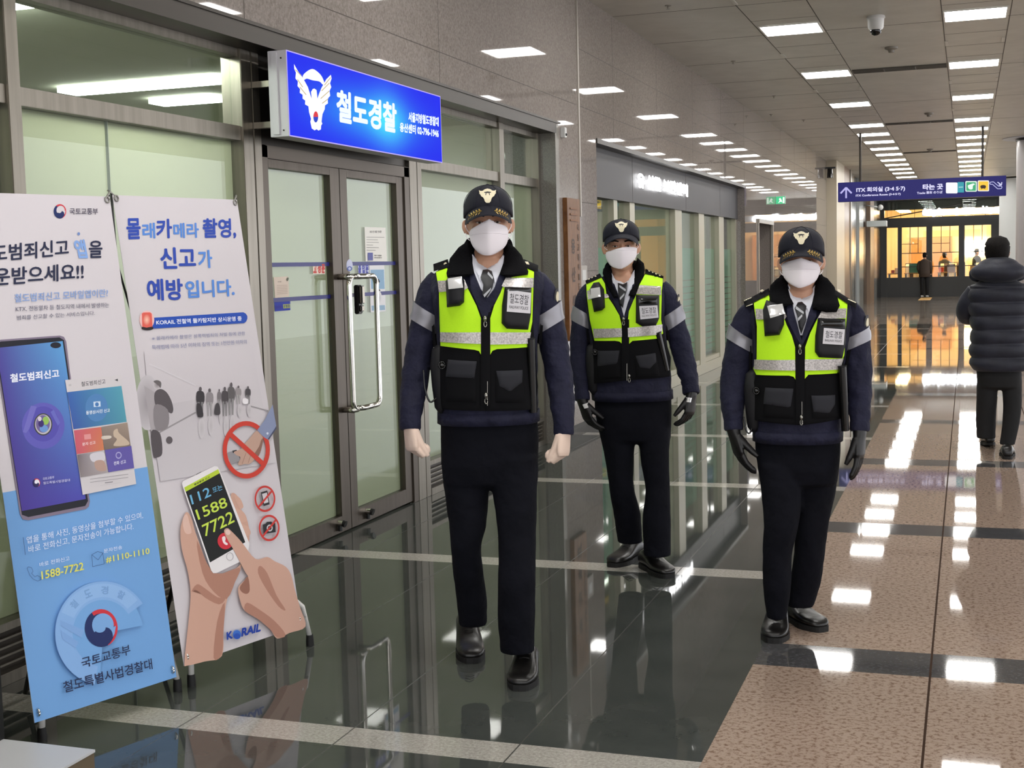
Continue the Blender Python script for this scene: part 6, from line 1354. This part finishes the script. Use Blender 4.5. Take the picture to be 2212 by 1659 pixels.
# ---- officer on the right
c = off(1540, 460, 2.861)
O3 = dict(label='person in a police cap, lime vest and black gloves stepping onto the pink floor', loc=(-.62, 5.25), rot=rad(6.7), seed=9.0,
 T=[(614, 1700, 1768, -.020, .070), (623, 1688, 1782, -.030, .085), (632, 1668, 1800, -.046, .10), (642, 1640, 1822, -.066, .115), (655, 1622, 1840, -.106, .125), (680, 1616, 1844, -.136, .13), (730, 1624, 1836, -.145, .13), (800, 1626, 1822, -.145, .125), (880, 1627, 1820, -.140, .125), (952, 1629, 1818, -.135, .13)],
 SL=[(1636, 660, 22, .0), (1616, 690, 30, .0), (1602, 735, 32, .005), (1591, 790, 32, .0), (1584, 850, 29, -.02), (1583, 890, 24, -.045), (1585, 926, 19, -.06)],
 SR=[(1826, 660, 22, .0), (1843, 690, 29, .0), (1850, 735, 30, .005), (1854, 790, 30, .0), (1857, 850, 27, -.02), (1857, 890, 24, -.045), (1857, 928, 20, -.06)],
 band=((15, 20, -.38), (15, 20, .38)),
 waist=[(935, 1630, 1816, -.11, .12), (975, 1632, 1816, -.115, .13), (1010, 1637, 1813, -.11, .13), (1040, 1641, 1809, -.09, .12)],
 legs=[[(1000, 1634, 1730, -.03), (1060, 1643, 1732, -.05), (1130, 1649, 1726, -.07), (1200, 1647, 1711, -.06), (1270, 1648, 1709, -.05), (1335, 1657, 1699, -.04)],
       [(1000, 1722, 1812, .02), (1060, 1722, 1806, .02), (1130, 1720, 1790, .02), (1200, 1714, 1782, .05), (1256, 1706, 1774, .08), (1308, 1700, 1757, .10)]],
 shoes=[((1671, 1391), -.05, 0, 0), ((1780, 1366), .62, 0, 0)],
 head=(1731, 565), hy=-.02, hh=.226, neck=(1731, 632), cap=dict(wcap=.0895, zr=.69, top=1.09),
 mask=(c([(545, 278), (580, 290), (612, 300), (650, 315), (664, 350), (655, 385), (625, 430), (545, 462), (500, 452), (460, 425), (432, 385), (424, 325), (445, 306), (500, 290)]), .071, 1.482),
 shirt=[(1702, 614), (1714, 630), (1732, 646), (1750, 630), (1764, 612), (1756, 645), (1744, 690), (1733, 724), (1726, 724), (1718, 690), (1710, 645)],
 wings=[c([(465, 468), (500, 520), (540, 555), (510, 595), (495, 570), (478, 520)]), c([(628, 468), (600, 520), (555, 555), (595, 612), (612, 560), (625, 510)])],
 tie=c([(525, 552), (550, 548), (578, 575), (572, 610), (578, 660), (545, 750), (530, 700), (522, 640), (505, 590)]),
 stripes=[c([(515, 575), (562, 612), (560, 625), (510, 592)]), c([(525, 650), (552, 625), (552, 640), (528, 668)])],
 lapels=[c([(455, 560), (490, 570), (535, 740), (560, 820), (548, 825), (500, 740), (460, 660)]), c([(640, 560), (600, 590), (560, 740), (542, 820), (552, 825), (590, 740), (640, 640)])],
 vL=c([(250, 522), (345, 498), (400, 560), (440, 640), (470, 700), (495, 760), (530, 830), (545, 830), (545, 1312), (255, 1280), (245, 1100), (262, 1000), (268, 880), (258, 700)]),
 vR=c([(832, 530), (760, 500), (700, 570), (655, 640), (620, 700), (590, 760), (555, 830), (545, 830), (545, 1312), (795, 1270), (808, 1100), (806, 960), (820, 800), (828, 650)]),
 lime=[c([(250, 524), (345, 500), (400, 560), (440, 650), (455, 690), (488, 760), (508, 830), (510, 1030), (498, 1012), (470, 1005), (268, 1000), (248, 962), (270, 900), (272, 700)]), c([(832, 532), (762, 502), (700, 590), (642, 660), (602, 740), (570, 830), (568, 1025), (590, 1000), (768, 990), (812, 880), (822, 700)])],
 bands=[c([(262, 592), (440, 600), (455, 640), (440, 660), (266, 658)]), c([(826, 590), (680, 592), (645, 655), (822, 650)]), c([(255, 906), (508, 908), (510, 974), (252, 966)]), c([(568, 905), (808, 900), (786, 968), (568, 974)])],
 straps=[c([(190, 545), (345, 465), (352, 500), (196, 582)]), c([(890, 558), (740, 466), (745, 505), (885, 592)])],
 pins=[c([(288, 482), (305, 472), (318, 480), (302, 492)]), c([(768, 470), (788, 476), (792, 490), (774, 486)]), c([(192, 540), (240, 520), (241, 524), (193, 545)]), c([(205, 575), (245, 560), (246, 565), (206, 580)]), c([(835, 530), (885, 552), (884, 557), (834, 535)])],
 flaps=[c([(322, 1080), (498, 1086), (480, 1206), (312, 1180)]), c([(608, 1130), (756, 1126), (755, 1182), (720, 1238), (622, 1230)])],
 pockets=[c([(312, 1095), (500, 1100), (500, 1270), (312, 1260)]), c([(604, 1140), (760, 1138), (775, 1260), (615, 1270)])],
 zip=(1719, 1738, 745, 915), pulls=[(1728, 752), (1731, 905)],
 pouchL=c([(308, 600), (330, 538), (400, 560), (440, 600), (440, 690), (412, 754), (320, 762)]), patch=c([(335, 575), (430, 560), (445, 622), (355, 650)]),
 pouchR=c([(650, 648), (820, 655), (822, 800), (800, 898), (655, 892), (630, 858), (632, 760)]), window=c([(665, 662), (815, 668), (815, 702), (668, 698)]), label2=c([(686, 710), (816, 720), (808, 816), (678, 808)]),
 colL=c([(430, 388), (455, 450), (480, 520), (500, 560), (445, 575), (350, 548), (345, 500), (352, 450), (390, 410)]), colR=c([(660, 382), (635, 440), (618, 520), (615, 590), (700, 610), (762, 608), (782, 570), (755, 460), (710, 405)]),
 HL=dict(d=(.22, -.05, -1), w=(.35, -.9, 0), pn=(.9, .35, 0), curl=(.25, .25, .15), m=GLB, sc=1.04, sp=.09, th=(.85, .35, .45), grow=1.12), HR=dict(d=(.0, -.02, -1), w=(-.3, -.95, 0), pn=(-.9, .3, 0), curl=(.15, .2, .15), m=GLB, sc=1.04, sp=.09, th=(.9, .25, .3), grow=1.1),
 baton=((1819, 792), (1826, 930)), holster=(1628, 840), ring=(1634, 843), cord=[(1606, 900), (1612, 930), (1620, 935), (1626, 915)], badge=11)
officer(O3)
# ---- man walking away on the right, seen from behind
DOWN = noisy(mat('down_jacket', (32, 34, 46), 0.55, 0, 0.35, sheen=0.1), 10, (28, 30, 41), (38, 40, 53), bump=0.2, bscale=30)
c = off(2030, 500, 3.19)
F = Fig('person in a dark hooded down jacket walking away, cut by the right edge', (.23, 10.65), rad(181.3))
def hb_(px, py, y=0): return F.pt(px, py, y)
rows = [(606, 2112, 2200), (618, 2094, 2222), (640, 2088, 2230), (665, 2092, 2226), (690, 2096, 2222), (705, 2098, 2220), (730, 2097, 2222), (755, 2095, 2224), (785, 2096, 2226), (800, 2104, 2222)]
F.torso([(py, a, b, -.17 if py > 610 else -.10, .17 if py > 610 else .1) for py, a, b in rows]); zt, zb = F.tab[0][0], F.tab[-1][0]; rings = []
for i in range(91):
    z = lerp(zb, zt, i/90); pf = abs(sin((z-zb)/.105*pi))**.55*.022-.012; rings.append([q+Vector((q.x, q.y, 0)).normalized()*.006*noise.noise(Vector((q.x*10, q.y*10, z*14))) for q in F.ring(z, pf if z < zt-.03 else -.012, 48)])
mb = MB(); mb.loft(rings); dj = F.part('down_jacket', mb, DOWN, smooth=True)
for rows_, sd in (([(2108, 628, 20, .02), (2094, 650, 22, .0), (2086, 668, 21, -.03), (2088, 682, 20, -.10), (2100, 686, 17, -.2)], 1), ([(2206, 628, 20, .02), (2220, 650, 22, .0), (2230, 668, 21, -.03), (2226, 682, 20, -.10), (2214, 686, 17, -.2)], 2)): F.sleeve(rows_, DOWN, seed=sd, wr=.07)
hx = F.pt(2157, 586, .1); g = MB()
g.ball((hx.x, .075, hx.z-.005), (.205, .125, .085), n=24, m=14); g.ball((hx.x, .05, hx.z+.04), (.15, .12, .07), n=24, m=12); g.tube([(hx.x-.16, -.02, hx.z-.02), (hx.x-.11, -.12, hx.z-.03), (hx.x, -.15, hx.z-.05), (hx.x+.11, -.12, hx.z-.03), (hx.x+.16, -.02, hx.z-.02)], [.06]*5, n=14)
F.part('hood', fuse(g, .012, 6), DOWN, parent=dj, smooth=True)
F.trousers([(785, 2108, 2206, -.11, .12), (815, 2110, 2206, -.11, .12), (835, 2112, 2206, -.09, .11)], None,
 [[(805, 2110, 2160, .0), (850, 2109, 2155, .0), (900, 2108, 2152, -.02), (946, 2109, 2151, -.01)], [(805, 2158, 2208, .0), (850, 2165, 2208, .02), (900, 2166, 2205, .06), (960, 2159, 2192, .10)]], mat('black_trousers', (18, 18, 20), 0.85))
p = F.fl(2134, 968); F.shoe((p.x, p.y-.27), .05, pitch=.12); p = F.fl(2180, 992); F.shoe((p.x, p.y-.28), -.05)
hp = F.pt(2154, 545, 0); hb, H = F.head(hp, .225); F.H = H
hb.tube([H(0, .02, .3), H(0, .02, .0), Vector((hp.x, .02, zt-.05))], [.055, .055, .08], n=16); hb.tube([Vector((hp.x, .0, zt-.02)), Vector((hp.x, 0, zt-.2)), Vector((hp.x, 0, zb))], [(.09, .1), (.13, .12), (.11, .12)], n=20)
for a_, b_, c_, y_ in ((2135, 2131, 2130, -.02), (2182, 2186, 2176, .08)): hb.tube([F.pt(a_, 800, 0), F.pt(b_, 870, y_*.3), F.pt(c_, 945, y_)], [.055, .045, .03], n=12)
for sx in (-1, 1): hb.tube([Vector((hp.x+sx*.1, 0, zt-.08)), Vector((hp.x+sx*.20, 0, zt-.25))], [.045, .02], n=12)
body = F.part('body', fuse(hb, .006, 2), SKIN, smooth=True); F.hair(t0=.22, t1=1.0, grow=1.26, full=True); F.eyes(body, H)
g = MB()
for sx in (-1, 1): g.tube([H(sx*.083, .0, .52), H(sx*.092, .02, .45), H(sx*.084, .0, .38), H(sx*.07, -.06, .36)], .002, n=6)
mk = MB(); mk.tube([H(-.066, -.07, .3), H(-.04, -.1, .3), H(0, -.112, .3), H(.04, -.1, .3), H(.066, -.07, .3)], [(.04, .004)]*5, n=12, up=(0, 0, 1)); mo = F.part('face_mask', mk, MASKM, smooth=True); F.part('ear_loop', g, MASKM, parent=mo, smooth=True)
# ---- small figures by the far shop
def small(label, loc, rot, hgt, coat, legs_, hairc=HAIR, long_=.62, arm=0, bagc=None, hat=None):
    F = Fig(label, loc, rot); k = hgt/1.7; hb, H = F.head((0, -.0, hgt-.115*k), .22*k); F.H = H
    hb.tube([H(0, .02, .3), (0, .01, 1.40*k)], [.05*k, .055*k], n=12)
    hb.loft([[Vector((cos(q*pi/8)*a, sin(q*pi/8)*b, z*k)) for q in range(16)] for z, a, b in ((1.42, .08, .07), (1.36, .17, .09), (1.1, .15, .1), (.95, .14, .1), (.82, .15, .1))])
    P = []
    for sx in (-1, 1):
        el = (sx*.23, .0, 1.10*k); wr_ = (sx*.20, -.14, .92*k) if not arm else (sx*.10, -.26, 1.28*k); P.append((el, wr_)); hb.tube([(sx*.15, 0, 1.34*k), el, wr_, (wr_[0], wr_[1]-.03, wr_[2]-.07*(0 if arm else 1))], [.045, .038, .028, .024], n=12)
        hb.tube([(sx*.08, 0, .86*k), (sx*.09, .0, .48*k), (sx*.09, .02, .08*k), (sx*.09, -.08, .04*k)], [.08, .055, .038, .035], n=12)
    body = F.part('body', fuse(hb, .011, 2), SKIN, smooth=True)
    m = MB(); m.loft([[Vector((cos(q*pi/12)*a, sin(q*pi/12)*b, z*k)) for q in range(24)] for z, a, b in ((1.45, .07, .07), (1.41, .13, .09), (1.36, .205, .12), (1.1, .20, .14), (.95, .19, .14), (long_*1.25, .21, .15))]); co = F.part('coat', m, coat, smooth=True)
    for el, wr_ in P: m = MB(); sx = 1 if el[0] > 0 else -1; m.tube([(sx*.16, 0, 1.37*k), (sx*.2, 0, 1.3*k), el, wr_], [.05, .065, .06, .045], n=14); F.part('sleeve', m, coat, smooth=True)
    m = MB()
    for sx in (-1, 1): m.tube([(sx*.085, 0, .9*k), (sx*.09, 0, .5*k), (sx*.09, .02, .08*k)], [.095, .07, .055], n=14)
    F.part('trousers', m, legs_, smooth=True); F.hair(t0=.15, t1=1.0, grow=1.10, full=True)
    for sx in (-1, 1): F.shoe((sx*.09, -.16), 0, L_=.25, m=mat('white_shoe', (200, 198, 194), 0.5) if hat is None else LEATH)
    if hat: m = MB(); m.lathe(H(0, 0, .72), [(.088, -.01), (.09, .03), (.075, .075), (.03, .095), (0, .097)], n=20); F.part('hat', m, hat, smooth=True)
    return F
small('person in a brown padded coat and black trousers standing at the far shop doors', (-1.50, 51.12), rad(175), 1.66, mat('brown_coat', (72, 60, 52), 0.8), mat('black_trousers', (18, 18, 20), 0.85))
small('person in dark clothes raising both arms inside the far shop', (-.86, 54.9), rad(150), 1.62, mat('dark_coat', (48, 40, 36), 0.8), mat('black_trousers', (18, 18, 20), 0.85), arm=1, hat=CAPM)
small('person in a dark coat and brimmed hat at the rightmost far shop window', (.34, 55.2), rad(60), 1.75, mat('dark_coat2', (30, 28, 28), 0.8), mat('black_trousers', (18, 18, 20), 0.85), hat=mat('felt_hat', (70, 62, 54), 0.8))
